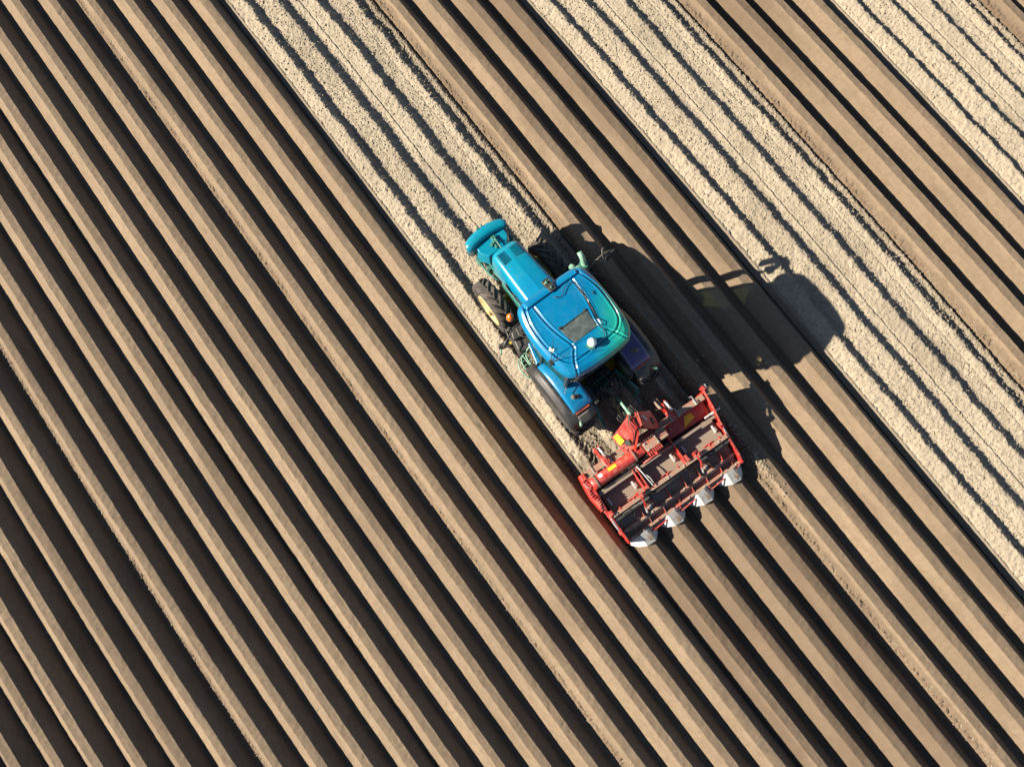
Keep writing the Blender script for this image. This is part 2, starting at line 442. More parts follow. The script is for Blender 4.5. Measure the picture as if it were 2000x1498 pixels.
M['rubber'] = paint('tyre_rubber', (.055, .05, .046), .85, 0, .9, (.16, .135, .11), 0, 5, spec=.2, dthr=(.3, .7))
M['rim'] = paint('yellow_rim', (.44, .34, .13), .5, 0, .9, (.46, .37, .22), 0, 5, dthr=(.2, .5))
M['yellow'] = paint('yellow_paint', (.62, .42, .03), .4, 0, .3, (.4, .32, .15), 0, 6)
M['red'] = paint('red_paint', (.50, .028, .02), .42, 0, .62, (.42, .24, .17), .1, 5, dthr=(.42, .68))
M['reddust'] = paint('dusty_red_paint', (.50, .035, .02), .5, 0, 1.0, (.30, .215, .15), 0, 4, dthr=(.28, .5))
M['dusty'] = paint('dust_covered_steel', (.20, .07, .05), .6, 0, 1.0, (.24, .19, .145), 0, 3, dthr=(.18, .34))
M['shield'] = paint('dusty_grey_steel', (.09, .09, .082), .6, 0, .9, (.165, .142, .11), 0, 3, dthr=(.2, .5))
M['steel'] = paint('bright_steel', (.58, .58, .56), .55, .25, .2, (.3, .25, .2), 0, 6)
M['rod'] = paint('polished_rod', (.75, .74, .7), .3, .6, .1)
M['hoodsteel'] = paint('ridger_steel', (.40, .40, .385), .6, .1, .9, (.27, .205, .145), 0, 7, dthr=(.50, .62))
M['yl'] = paint('yellow_label', (.85, .58, .02), .5, 0, .1)
M['wl'] = paint('white_label', (.75, .77, .78), .5, 0, .1)
M['white'] = paint('white_plastic', (.72, .85, .78), .35, 0, .08, (.3, .3, .25), .2)
M['orange'] = paint('orange_lens', (.85, .16, .015), .22, 0, .1, coat=.4)
M['redlens'] = paint('red_lens', (.50, .09, .02), .25, 0, .1)
M['ball'] = paint('dark_connector', (.03, .12, .075), .5, 0, .2)
M['glass'] = paint('tinted_glass', (.02, .10, .11), .08, 0, .12, (.15, .15, .12), .5)
def tinted(m):
    nt = m.node_tree; out = [n for n in nt.nodes if n.type == 'OUTPUT_MATERIAL'][0]; b = nt.nodes['Principled BSDF']
    tr = nt.nodes.new('ShaderNodeBsdfTransparent'); tr.inputs[0].default_value = (.62, .70, .56, 1)
    mx = nt.nodes.new('ShaderNodeMixShader'); mx.inputs[0].default_value = .35
    nt.links.new(tr.outputs[0], mx.inputs[1]); nt.links.new(b.outputs[0], mx.inputs[2]); nt.links.new(mx.outputs[0], out.inputs[0])
tinted(M['glass'])
M['hatch'] = paint('dusty_smoked_glass', (.022, .045, .05), .22, 0, .8, (.15, .165, .14), .2, 5, dthr=(.25, .75))
M['cloth'] = paint('crumbled_soil', (.23, .165, .105), .95, 0, 0, spec=.1)

# ------------------------------------------------------------------ mesh builder
SPLIT = {'flange', 'end_bracket', 'catch', 'bearing_plate', 'engine_parts', 'u_bolt', 'bolt', 'rib', 'lens', 'side_panel', 'hose', 'hydraulic_couplers', 'work_light', 'pin', 'grease_cap', 'clevis', 'cut_out', 'lower_hitch', 'hood_wing', 'mirror', 'hitch_pin', 'headstock_web', 'steering_bracket', 'front_linkage', 'cab_frame', 'rear_post', 'antenna_mount', 'lifting_eye', 'camera_bracket', 'roof_cable', 'hydraulic_line', 'locking_rod', 'drive_shaft', 'hatch_hinge', 'rear_housing', 'lamp_housing', 'tank_rail', 'depth_adjuster', 'whip_antenna', 'cab_floor', 'inner_housing', 'lift_arm', 'chassis'}
class MB:
    def __init__(s): s.v = []; s.f = []
    def add(s, v, f):
        n = len(s.v); s.v += [tuple(p) for p in v]; s.f += [tuple(i + n for i in q) for q in f]; return s
    def box(s, c, d, rz=0., rx=0., ry=0.):
        R = Matrix.Rotation(rz, 3, 'Z') @ Matrix.Rotation(rx, 3, 'X') @ Matrix.Rotation(ry, 3, 'Y')
        v = [Vector(c) + R @ Vector((x * d[0] / 2, y * d[1] / 2, z * d[2] / 2)) for x in (-1, 1) for y in (-1, 1) for z in (-1, 1)]
        return s.add(v, [(0, 1, 3, 2), (4, 6, 7, 5), (0, 4, 5, 1), (2, 3, 7, 6), (0, 2, 6, 4), (1, 5, 7, 3)])
    def prism(s, poly, z0, z1, top=None):
        "poly: (x, y) counter-clockwise; z may be numbers or functions of (x, y)"
        n = len(poly); g = lambda z, p: z(*p) if callable(z) else z
        tp = top or poly
        v = [(p[0], p[1], g(z0, p)) for p in poly] + [(p[0], p[1], g(z1, p)) for p in tp]
        f = [tuple(range(n))[::-1], tuple(range(n, 2 * n))] + [(i, (i + 1) % n, n + (i + 1) % n, n + i) for i in range(n)]
        return s.add(v, f)
    def plate(s, pts, t):
        "a flat polygon through 3-D points, given thickness t along its normal"
        P = [Vector(p) for p in pts]; nrm = (P[1] - P[0]).cross(P[2] - P[0]).normalized() * t
        n = len(P)
        v = P + [p + nrm for p in P]
        return s.add(v, [tuple(range(n))[::-1], tuple(range(n, 2 * n))] + [(i, (i + 1) % n, n + (i + 1) % n, n + i) for i in range(n)])
    def tube(s, pts, r, n=8, cap=True):
        P = [Vector(p) for p in pts]; rs = r if isinstance(r, (list, tuple)) else [r] * len(P)
        up = Vector((0, 0, 1)); v = []; f = []
        for i, p in enumerate(P):
            t = (P[min(i + 1, len(P) - 1)] - P[max(i - 1, 0)]).normalized()
            a = t.cross(up)
            if a.length < .05: a = t.cross(Vector((0, 1, 0)))
            a.normalize(); b = t.cross(a)
            v += [p + (a * math.cos(k * 2 * math.pi / n) + b * math.sin(k * 2 * math.pi / n)) * rs[i] for k in range(n)]
        for i in range(len(P) - 1):
            f += [(i * n + k, i * n + (k + 1) % n, (i + 1) * n + (k + 1) % n, (i + 1) * n + k) for k in range(n)]
        if cap: f += [tuple(range(n))[::-1], tuple((len(P) - 1) * n + k for k in range(n))]
        return s.add(v, f)
    def bar(s, a, b, w, h):
        "rectangular bar from a to b, width w (horizontal), height h"
        a, b = Vector(a), Vector(b); t = (b - a).normalized()
        sd = t.cross(Vector((0, 0, 1)))
        if sd.length < .05: sd = Vector((1, 0, 0))
        sd = sd.normalized() * w / 2; u = sd.cross(t).normalized() * h / 2
        v = [a - sd - u, a + sd - u, a + sd + u, a - sd + u, b - sd - u, b + sd - u, b + sd + u, b - sd + u]
        return s.add(v, [(3, 2, 1, 0), (4, 5, 6, 7), (0, 1, 5, 4), (1, 2, 6, 5), (2, 3, 7, 6), (3, 0, 4, 7)])
    def lathe(s, prof, c, axis='x', n=32):
        "prof: (along axis, radius)"
        v = []; f = []; m = len(prof)
        for k in range(n):
            an = 2 * math.pi * k / n
            for a, r in prof:
                q = (a, r * math.cos(an), r * math.sin(an))
                if axis == 'x': w = (q[0], q[1], q[2])
                elif axis == 'z': w = (q[1], q[2], q[0])
                else: w = (q[2], q[0], q[1])
                v.append((w[0] + c[0], w[1] + c[1], w[2] + c[2]))
        for k in range(n):
            for j in range(m - 1):
                a0 = k * m + j; b0 = ((k + 1) % n) * m + j
                f.append((a0, a0 + 1, b0 + 1, b0))
        return s.add(v, f)
    def ball(s, c, r, sq=1., n=16):
        pr = [(-r * sq * math.cos(math.pi * i / 10), max(r * math.sin(math.pi * i / 10), 1e-4)) for i in range(11)]
        return s.lathe(pr, c, 'z', n)
    def loft(s, secs, close=False, caps=True):
        n = len(secs[0]); v = [p for q in secs for p in q]; f = []
        for i in range(len(secs) - 1):
            for k in range(n if close else n - 1):
                f.append((i * n + k, i * n + (k + 1) % n, (i + 1) * n + (k + 1) % n, (i + 1) * n + k))
        if caps: f += [tuple(range(n))[::-1], tuple((len(secs) - 1) * n + k for k in range(n))]
        return s.add(v, f)
    def split(s, name, mat, parent=None, gap=.004, **kw):
        "one object per group of touching pieces"
        n = len(s.v); par = list(range(n))
        def find(i):
            while par[i] != i: par[i] = par[par[i]]; i = par[i]
            return i
        for f in s.f:
            for j in f[1:]: par[find(f[0])] = find(j)
        comp = {}
        for i in range(n): comp.setdefault(find(i), []).append(i)
        cs = list(comp.values()); bb = []
        for c in cs:
            P = np.array([tuple(s.v[i]) for i in c]); bb.append((P.min(0) - gap, P.max(0) + gap))
        g = list(range(len(cs)))
        def fg(i):
            while g[i] != i: i = g[i]
            return i
        for i in range(len(cs)):
            for j in range(i):
                if (bb[i][0] <= bb[j][1]).all() and (bb[j][0] <= bb[i][1]).all(): g[fg(i)] = fg(j)
        out = {}
        for i, c in enumerate(cs): out.setdefault(fg(i), set()).update(c)
        first = None
        for ids in out.values():
            o = sorted(ids); mp = {q: k for k, q in enumerate(o)}
            m2 = MB(); m2.v = [s.v[q] for q in o]; m2.f = [tuple(mp[q] for q in f) for f in s.f if f[0] in mp]
            b = m2.build(name, mat, parent, **kw)
            first = first or b
        return first
    def build(s, name, mat, parent=None, smooth=False, bevel=0., solid=0.):
        if name in SPLIT: 
            n0 = name; SPLIT.discard(n0)
            try: return s.split(name, mat, parent, smooth=smooth, bevel=bevel, solid=solid)
            finally: SPLIT.add(n0)
        me = bpy.data.meshes.new(name); me.from_pydata(s.v, [], s.f)
        bmx = bmesh.new(); bmx.from_mesh(me)
        bmesh.ops.recalc_face_normals(bmx, faces=bmx.faces); bmx.to_mesh(me); bmx.free()
        me.materials.append(M[mat] if isinstance(mat, str) else mat)
        if smooth: me.polygons.foreach_set('use_smooth', [True] * len(me.polygons))
        o = bpy.data.objects.new(name, me); COL.objects.link(o)
        if parent: o.parent = parent
        if solid:
            q = o.modifiers.new('solid', 'SOLIDIFY'); q.thickness = solid; q.offset = -1
        if bevel:
            q = o.modifiers.new('bevel', 'BEVEL'); q.width = bevel; q.segments = 2; q.limit_method = 'ANGLE'; q.angle_limit = math.radians(35)
            q.harden_normals = False
        if smooth == 'auto' or bevel:
            me.polygons.foreach_set('use_smooth', [True] * len(me.polygons))
            q = o.modifiers.new('wn', 'WEIGHTED_NORMAL'); q.keep_sharp = False
        return o
def thing(name, label, cat, loc, rz=0., group=None):
    o = bpy.data.objects.new(name, None); COL.objects.link(o)
    o.location = loc; o.rotation_euler = (0, 0, rz); o['label'] = label; o['category'] = cat
    o.empty_display_size = .2
    if group: o['group'] = group
    return o
PI = math.pi

# ------------------------------------------------------------------ tractor (y forward, z up from the soil)
T = thing('tractor', 'glossy blue tractor with painted-in turquoise sheen and yellow wheel rims driving over the tilled soil', 'tractor', (12.18, 0, -.17))
# chassis
m = MB().box((0, 3.3, .80), (.42, 2.3, .5)).box((0, 1.6, .85), (.5, 1.7, .6)).box((0, 4.45, .66), (.5, .5, .34))
m.box((.22, 3.5, 1.1), (.1, .9, .4)).box((-.22, 3.4, 1.1), (.1, .7, .4))
m.build('chassis', 'dark', T, bevel=.02)
m = MB().tube([(-.62, 3.86, .66), (-.3, 3.86, .6), (.3, 3.86, .6), (.62, 3.86, .66)], [.09, .1, .1, .09], 10)
m.box((0, 3.86, .66), (.3, .34, .3)); m.build('front_axle', 'yellow', T, bevel=.015)
m = MB().tube([(-.6, 1.35, .92), (.6, 1.35, .92)], .15, 12); m.build('rear_axle', 'yellow', T, True)
m = MB()
for i in range(9):
    a = random.uniform(2.9, 4.3); sx = random.choice((-1, 1))
    m.tube([(sx * .27, a, 1.05), (sx * .36, a + .15, .95 + random.random() * .2), (sx * .3, a + .4, 1.1)], .022, 6)
m.box((-.34, 3.25, .9), (.16, .4, .26)).box((.34, 3.2, .85), (.16, .4, .26))
m.build('engine_parts', 'green', T, bevel=.01)
m = MB().box((.40, 4.02, .98), (.14, .5, .05), rz=-.2).box((.42, 3.45, .95), (.16, .14, .1)).box((.50, 3.3, .9), (.1, .18, .12), rz=.4).tube([(.35, 3.5, 1.), (.55, 3.3, .8)], .035, 8)
m.build('steering_bracket', 'yellow', T, bevel=.01)

# wheels
def wheel(cx, cy, rad, w, rimr, nl):
    t = MB(); hw = w / 2
    pr = [(-hw * .78, rimr), (-hw * .98, rimr + (rad - rimr) * .35), (-hw, rad * .86), (-hw * .9, rad * .925), (-hw * .5, rad * .94), (0, rad * .945),
          (hw * .5, rad * .94), (hw * .9, rad * .925), (hw, rad * .86), (hw * .98, rimr + (rad - rimr) * .35), (hw * .78, rimr)]
    t.lathe(pr, (0, 0, 0), 'x', 56)
    ty = t.build('tyre', 'rubber', None, True)
    l = MB()
    for k in range(nl):
        for sgn in (-1, 1):
            a0 = 2 * PI * (k + (.5 if sgn > 0 else 0)) / nl
            n = 6; V = []
            for i in range(n + 1):
                u = i / n
                x = sgn * (.0 + u * hw * 1.02); an = a0 - (.42 * u ** .85) * (1.0 if True else 1)
                ro = rad * (1.0 if u < .8 else 1.0 - .10 * (u - .8) / .2); ri = rad * .92 if u < .85 else rad * .82
                th = (.032 + .014 * u) / rad
                for (r_, aa) in ((ri, an - th), (ro, an - th * .75), (ro, an + th * .75), (ri, an + th)):
                    V.append((x, r_ * math.cos(aa), r_ * math.sin(aa)))
            F = []
            for i in range(n):
                F += [(i * 4 + q, i * 4 + (q + 1) % 4, i * 4 + 4 + (q + 1) % 4, i * 4 + 4 + q) for q in range(4)]
            F += [(3, 2, 1, 0), tuple(n * 4 + q for q in range(4))]
            l.add(V, F)
    lg = l.build('tread_lugs', 'rubber', ty)
    so = 1 if cx > 0 else -1
    r = MB()
    r.lathe([(so * hw * (.85 if rad < .7 else .72), rimr * 1.04), (so * hw * (1.02 if rad < .7 else .55), rimr * 1.02), (so * hw * (1.0 if rad < .7 else .5), rimr * .95), (so * hw * (.8 if rad < .7 else .2), rimr * .88), (so * hw * (.5 if rad < .7 else .1), rimr * .6), (so * hw * .70, rimr * .40), (so * hw * .72, .0001)], (0, 0, 0), 'x', 40)
    r.lathe([(-so * hw * .80, rimr * 1.03), (-so * hw * .6, rimr * .9), (so * hw * .1, rimr * .85)], (0, 0, 0), 'x', 40)
    rm = r.build('rim', 'rim', None, True)
    hk = .9 if rad < .7 else .45
    h = MB().lathe([(so * hw * .3, rimr * .36), (so * (hw * hk + .05), rimr * .30), (so * (hw * hk + .07), rimr * .16), (so * (hw * hk + .07), .0001)], (0, 0, 0), 'x', 16)
    for k in range(8):
        an = k * PI / 4; h.box((so * hw * .70, rimr * .42 * math.cos(an), rimr * .42 * math.sin(an)), (.05, .04, .04))
    hb = h.build('hub', 'rim', rm, bevel=.006)
    e = bpy.data.objects.new('wheel', None); COL.objects.link(e); e.parent = T; e.location = (cx, cy, rad - .03)
    e.empty_display_size = .2
    ty.parent = e; rm.parent = e
    # sub-parts stay one level below the wheel
    lg.parent = e; hb.parent = e
    return e
FWX, RWX = .76, .84
for sx in (-1, 1):
    wheel(sx * FWX, 3.86, .655, .36, .375, 18)
    wheel(sx * RWX, 1.36, .865, .50, .52, 20)

# front fender-less bumper weight
def crescent(x0, x1, n, yf, yr, chf=0):
    a = [(x0 + (x1 - x0) * i / n) for i in range(n + 1)]
    return [(x, yr(x)) for x in a] + [(x, yf(x)) for x in reversed(a)]
FW = MB(); secs = []
for i in range(21):
    x = -.54 + 1.04 * i / 20
    u = (x + .02) / .52
    yc = 5.27 - .09 * u * u; hw = .145 * (1 - .10 * u * u) * math.sqrt(max(0.02, 1 - abs(u) ** 16))
    zt = 1.06 - .03 * u * u; zb = .60
    e = .8 if abs(u) > .93 else 1
    secs.append([(x, yc - hw, zb), (x, yc - hw, zt - .07), (x, yc - hw * .80, zt - .02), (x, yc - hw * .45, zt), (x, yc + hw * .35, zt - .004), (x, yc + hw * .72, zt - .035), (x, yc + hw, zt - .12), (x, yc + hw * .96, zb)])
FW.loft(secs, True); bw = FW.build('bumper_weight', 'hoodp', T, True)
MB().box((-.09, 5.39, 1.03), (.07, .05, .03)).box((.01, 5.40, 1.04), (.04, .04, .03)).build('lifting_eye', 'green', bw, bevel=.005)
m = MB().prism([(-.40, 4.90), (-.27, 4.70), (.24, 4.70), (.40, 4.88), (.40, 5.12), (-.40, 5.12)], .55, .95, top=[(-.36, 4.93), (-.25, 4.76), (.22, 4.76), (.36, 4.92), (.37, 5.11), (-.37, 5.11)])
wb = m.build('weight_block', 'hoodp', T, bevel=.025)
m = MB().box((.06, 5.02, .98), (.10, .12, .07)).box((-.05, 4.93, .98), (.08, .07, .06), rz=.4).tube([(.07, 5.0, 1.02), (.05, 4.62, 1.02)], .018, 6).tube([(-.05, 4.95, 1.0), (.1, 4.92, 1.03)], .022, 6).box((.0, 4.86, .97), (.05, .1, .05))
m.build('hitch_clamp', 'green', T, bevel=.008)
m = MB()
for sx in (-1, 1):
    m.bar((sx * .34, 5.0, .52), (sx * .24, 4.0, .60), .07, .12).tube([(sx * .44, 4.95, .62), (sx * .46, 4.6, .72), (sx * .42, 4.2, .9)], .025, 6)
    m.box((sx * .43, 4.9, .6), (.08, .18, .2)).box((sx * .36, 4.62, .62), (.08, .1, .16))
    m.tube([(sx * .3, 4.7, .75), (sx * .34, 4.4, .85), (sx * .3, 4.2, 1.)], .02, 6)
m.box((0, 4.62, .66), (.6, .1, .1)); m.build('front_linkage', 'green', T, bevel=.008)

# hood
H = MB(); secs = []
def hood_sec(y, w, zt, zb, wb):
    half = [(0, zt + .012), (.018, zt + .002), (.10, zt), (w * .72, zt - .018), (w * .88, zt - .045), (w * .97, zt - .10), (w, zt - .18), (wb, (zt + zb) / 2), (wb, zb)]
    return [(-x, y, z) for x, z in reversed(half)] + [(x, y, z) for x, z in half[1:]]
for y, w, zt, zb, wb in ((4.60, .20, 1.36, 1.10, .22), (4.58, .26, 1.50, .98, .28), (4.52, .31, 1.60, .9, .325), (4.42, .335, 1.655, .88, .345), (4.2, .345, 1.70, .88, .36), (3.9, .36, 1.745, .9, .385),
                         (3.6, .375, 1.79, .95, .42), (3.35, .385, 1.825, 1.0, .44), (3.1, .395, 1.86, 1.1, .45), (2.85, .40, 1.88, 1.2, .45)):
    secs.append(hood_sec(y, w, zt, zb, wb))
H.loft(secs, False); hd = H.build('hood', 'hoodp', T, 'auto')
hz = lambda y: float(np.interp(y, [4.2, 4.42, 4.52], [1.70, 1.655, 1.60]))
for sx in (-1, 1):
    v = MB()
    a, b = (.045, .245)
    xs = (sx * a, sx * b) if sx > 0 else (sx * b, sx * a)
    y0, y1 = 4.17, 4.45
    v.prism([(xs[0], y0), (xs[1], y0), (xs[1], y1), (xs[0], y1)], lambda x, y: hz(y) - .03, lambda x, y: hz(y) + .006)
    vo = v.build('grille_vent', 'ventp', hd, bevel=.004)
    s = MB()
    for i in range(9):
        y = y0 + .025 + i * .029
        s.box(((xs[0] + xs[1]) / 2, y, hz(y) + .010), (.17, .011, .012), rx=-.5)
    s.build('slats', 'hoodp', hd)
m = MB()
for i in range(3):
    for j in range(4): m.box((-.432, 3.62 - j * .085 - (i % 2) * .02, 1.55 - i * .075), (.02, .055, .025))
m.split('louvre', 'dark', hd)
m = MB()
for sx in (-1, 1): m.box((sx * .445, 3.55, 1.25), (.02, .9, .32))
m.build('side_panel', 'green', hd, bevel=.01)

# cab
CX = -.07
m = MB()
m.box((CX, 2.1, 1.28), (1.25, 1.35, .5)).box((CX, 2.95, 1.55), (.8, .3, .5))
m.build('cab_floor', 'black', T, bevel=.03)
m = MB()
def post(x0, y0, z0, x1, y1, z1, w=.06): m.bar((x0, y0, z0), (x1, y1, z1), w, w)
for sx in (-1, 1):
    post(CX + sx * .72, 1.40, 1.4, CX + sx * .70, 1.44, 2.72, .07)
    post(CX + sx * .64, 2.95, 1.3, CX + sx * .66, 2.80, 2.72, .06)
    post(CX + sx * .78, 2.12, 1.4, CX + sx * .74, 2.12, 2.72, .045)
m.box((CX, 1.36, 1.56), (1.42, .05, .12)); m.box((CX, 1.37, 2.46), (1.35, .06, .10))
m.build('cab_frame', 'black', T, bevel=.01)
for nm, pts in (('side_window', [(-.71, 1.46, 1.5), (-.77, 2.1, 1.5), (-.73, 2.1, 2.55), (-.69, 1.46, 2.55)]), ('door_glass', [(-.77, 2.14, 1.35), (-.64, 2.92, 1.35), (-.66, 2.80, 2.55), (-.74, 2.14, 2.55)]),
                ('side_window', [(.71, 1.46, 1.5), (.77, 2.1, 1.5), (.73, 2.1, 2.55), (.69, 1.46, 2.55)]), ('door_glass', [(.77, 2.14, 1.35), (.64, 2.92, 1.35), (.66, 2.80, 2.55), (.74, 2.14, 2.55)]),
                ('rear_window', [(-.67, 1.39, 1.62), (.67, 1.39, 1.62), (.65, 1.42, 2.4), (-.65, 1.42, 2.4)]), ('windscreen', [(-.62, 2.96, 1.75), (.62, 2.96, 1.75), (.64, 2.80, 2.55), (-.64, 2.80, 2.55)])):
    MB().plate([(x + CX, y, z) for x, y, z in pts], .012).build(nm, 'glass', T)

m = MB().box((CX, 1.72, 1.68), (.50, .48, .22)).box((CX, 1.50, 2.02), (.48, .14, .62), rx=.12).box((CX, 1.47, 2.42), (.28, .10, .2), rx=.12).box((CX + .42, 1.85, 1.80), (.20, .60, .36))
m.build('seat', 'black', T, bevel=.03)
m = MB().tube([(CX, 2.62, 1.5), (CX, 2.44, 1.98)], .05, 8).lathe([(-.015, .17), (0, .19), (.015, .17), (-.015, .17)], (CX, 2.40, 2.02), 'z', 20).box((CX, 2.66, 1.75), (.44, .16, .3))
m.build('steering_column', 'black', T, bevel=.01)

# roof: height field on a rounded outline
OUT = [(-.84, 2.82), (-.74, 3.01), (-.55, 3.06), (0, 3.06), (.50, 3.04), (.66, 2.99), (.75, 2.84), (.79, 2.40), (.785, 1.85), (.72, 1.50), (.60, 1.34), (.42, 1.29), (0, 1.27), (-.38, 1.29), (-.66, 1.35), (-.80, 1.50), (-.88, 1.85), (-.905, 2.25), (-.89, 2.55)]
def catmull(P, n=10, closed=True):
    P = [np.array(p, float) for p in P]; N_ = len(P); out = []
    R_ = range(N_) if closed else range(N_ - 1)
    g = (lambda i: P[i % N_]) if closed else (lambda i: P[min(max(i, 0), N_ - 1)])
    for i in R_:
        a, b, c, d = g(i - 1), g(i), g(i + 1), g(i + 2)
        for k in range(n):
            t = k / n
            out.append(.5 * ((2 * b) + (-a + c) * t + (2 * a - 5 * b + 4 * c - d) * t * t + (-a + 3 * b - 3 * c + d) * t ** 3))
    if not closed: out.append(P[-1])
    return np.array(out)
oc = catmull(OUT, 22); cen = np.array([-.05, 2.15])
nA = len(oc)
rings = np.concatenate([np.linspace(0, .3, 8), np.linspace(.32, .96, 76), [.968, .976, .984, .991, .996, 1.0]])
pos = cen + (oc - cen)[None] * rings[:, None, None]
X_, Y_ = pos[..., 0], pos[..., 1]
def dline(X, Y, P):
    d = np.full(X.shape, 9.)
    for a, b in zip(P[:-1], P[1:]):
        ax, ay = a; bx, by = b; L = (bx - ax) ** 2 + (by - ay) ** 2 + 1e-9
        t = np.clip(((X - ax) * (bx - ax) + (Y - ay) * (by - ay)) / L, 0, 1)
        d = np.minimum(d, np.hypot(X - ax - t * (bx - ax), Y - ay - t * (by - ay)))
    return d
perim = catmull([(-.66, 2.90), (-.745, 2.62), (-.77, 2.3), (-.75, 2.0), (-.69, 1.76), (-.56, 1.60), (-.40, 1.565), (.0, 1.57), (.36, 1.575), (.52, 1.63), (.64, 1.78), (.68, 2.0), (.69, 2.4), (.63, 2.72), (.55, 2.90)], 6, False)
r_ = rings[:, None] + 0 * X_
edge = np.interp(r_, [0, .5, .86, .94, .985, 1.0], [.055, .045, .02, -.015, -.075, -.125])
Zr = 2.84 + edge
def groove(P, w, d, lip=.35):
    q = dline(X_, Y_, P)
    return -d * np.exp(-(q / w) ** 2) + d * lip * np.exp(-((q - w * 2.0) / (w * 1.0)) ** 2)
Zr = Zr + groove(perim, .018, .024)
Lr = catmull([(-.50, 2.84), (-.50, 2.5), (-.46, 2.2), (-.37, 1.84), (-.44, 1.70), (-.52, 1.58), (-.60, 1.38), (-.64, 1.30)], 6, False)
Rr = catmull([(.39, 2.84), (.39, 2.5), (.34, 2.2), (.27, 1.84), (.34, 1.68), (.42, 1.56), (.52, 1.36), (.56, 1.30)], 6, False)
Zr = Zr + groove(Lr, .018, .020) + groove(Rr, .018, .020)
# visor band across the front
xb = (X_ - (-.05))
band = np.clip((Y_ - 2.865) / .02, 0, 1)
inn = np.clip((.60 - np.abs(X_ + .03)) / .03, 0, 1)
Zr = Zr - .035 * np.exp(-((Y_ - 2.865) / .014) ** 2) * inn + .02 * band * inn
Zr = Zr - .03 * np.exp(-((np.abs(X_ + .03) - .615) / .018) ** 2) * band
hx = np.clip((.30 - np.abs(X_ + .06)) / .02, 0, 1) * np.clip((Y_ - 1.85) / .02, 0, 1) * np.clip((2.215 - Y_) / .02, 0, 1)
Zr = Zr - .012 * hx
co = np.stack([X_, Y_, Zr], -1).reshape(-1, 3)
F_ = []
for i in range(len(rings) - 1):
    for k in range(nA): F_.append((i * nA + k, i * nA + (k + 1) % nA, (i + 1) * nA + (k + 1) % nA, (i + 1) * nA + k))
RM = MB(); RM.add([tuple(p) for p in co], F_)
# lower rim and underside
n0 = len(RM.v); base = (len(rings) - 1) * nA
lows = [(1.003, 2.66), (.985, 2.60), (.93, 2.585)]
for q, z in lows:
    RM.v += [(*(cen + (oc[k] - cen) * q), z) for k in range(nA)]
for j in range(len(lows)):
    a0 = base if j == 0 else n0 + (j - 1) * nA; b0 = n0 + j * nA
    RM.f += [(a0 + k, a0 + (k + 1) % nA, b0 + (k + 1) % nA, b0 + k) for k in range(nA)]
RM.f.append(tuple(n0 + (len(lows) - 1) * nA + k for k in range(nA)))
RM.f = [f for f in RM.f if not all(i < nA for i in f[:2]) or True]
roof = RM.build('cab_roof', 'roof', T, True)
RZ = 2.895
m = MB().prism([(-.30, 1.85), (.20, 1.85), (.245, 2.20), (-.375, 2.20), (-.355, 2.02)], RZ - .02, RZ + .006)
hatch = m.build('roof_hatch', 'hatch', roof, bevel=.012)
m = MB()
m.bar((-.40, 2.215, RZ + .004), (.25, 2.215, RZ + .004), .018, .012).box((-.36, 2.225, RZ + .01), (.05, .05, .025)).box((.20, 2.225, RZ + .01), (.05, .05, .025))
m.build('hatch_hinge', 'dark', roof, bevel=.004)
m = MB().lathe([(-.05, .055), (-.02, .075), (.0, .085), (.03, .088), (.06, .078), (.085, .05), (.097, .02), (.10, .0001)], (-.07, 1.66, RZ + .05), 'z', 24)
m.build('antenna_dome', 'white', roof, True)
MB().box((-.07, 1.65, RZ - .005), (.22, .14, .02), rz=.3).box((-.11, 1.60, RZ + .0), (.1, .08, .02), rz=-.5).build('antenna_mount', 'green', roof, bevel=.006)
m = MB().tube([(-.10, 2.78, RZ + .01), (-.04, 2.70, RZ + .012), (.06, 2.70, RZ + .012), (.18, 2.79, RZ + .012), (.30, 2.83, RZ + .012), (.37, 2.72, RZ + .012), (.36, 2.62, RZ + .012)], .007, 5)
m.tube([(.36, 2.64, RZ + .012), (.37, 2.45, RZ + .0), (.34, 2.18, RZ), (.30, 1.96, RZ)], .012, 5)
m.tube([(.30, 1.96, RZ + .01), (.33, 1.86, RZ + .03), (.30, 1.80, RZ + .02), (.24, 1.88, RZ + .02), (.26, 1.74, RZ + .012), (.20, 1.62, RZ + .012), (.02, 1.62, RZ + .012)], .007, 5)
m.tube([(.57, 2.42, RZ - .01), (.53, 2.43, RZ), (.52, 2.39, RZ), (.55, 2.36, RZ - .01)], .008, 5)
m.build('roof_cable', 'dark', roof, True)
m = MB().box((-.03, 3.07, 2.86), (.15, .14, .10)).box((-.02, 2.94, 2.90), (.14, .14, .035), rz=.1)
br = m.build('camera_bracket', 'dark', roof, bevel=.012)
MB().lathe([(-.01, .035), (.012, .035), (.014, .0001)], (-.03, 3.07, 2.915), 'z', 14).lathe([(-.01, .028), (.012, .028), (.014, .0001)], (-.02, 2.94, 2.92), 'z', 14).build('lens', 'ball', br, True)
MB().box((-.03, 3.07, 2.905), (.13, .03, .02)).build('bracket_plate', 'pale', br, bevel=.004)
# small antennas on the left of the roof
m = MB().tube([(-.74, 2.03, 2.86), (-.68, 1.98, 2.9)], .008, 5).tube([(-.72, 1.96, 2.86), (-.72, 2.06, 2.9)], .010, 5).box((-.73, 2.0, 2.865), (.05, .09, .03), rz=.5)
m.build('washer_nozzle', 'white', roof)
m = MB().box((-.87, 1.83, 2.80), (.05, .10, .06)).tube([(-.87, 1.83, 2.80), (-.62, 2.10, 3.25)], [.008, .004], 5).tube([(-.87, 1.83, 2.80), (-.50, 1.72, 3.2)], [.008, .004], 5)
m.build('whip_antenna', 'dark', roof)
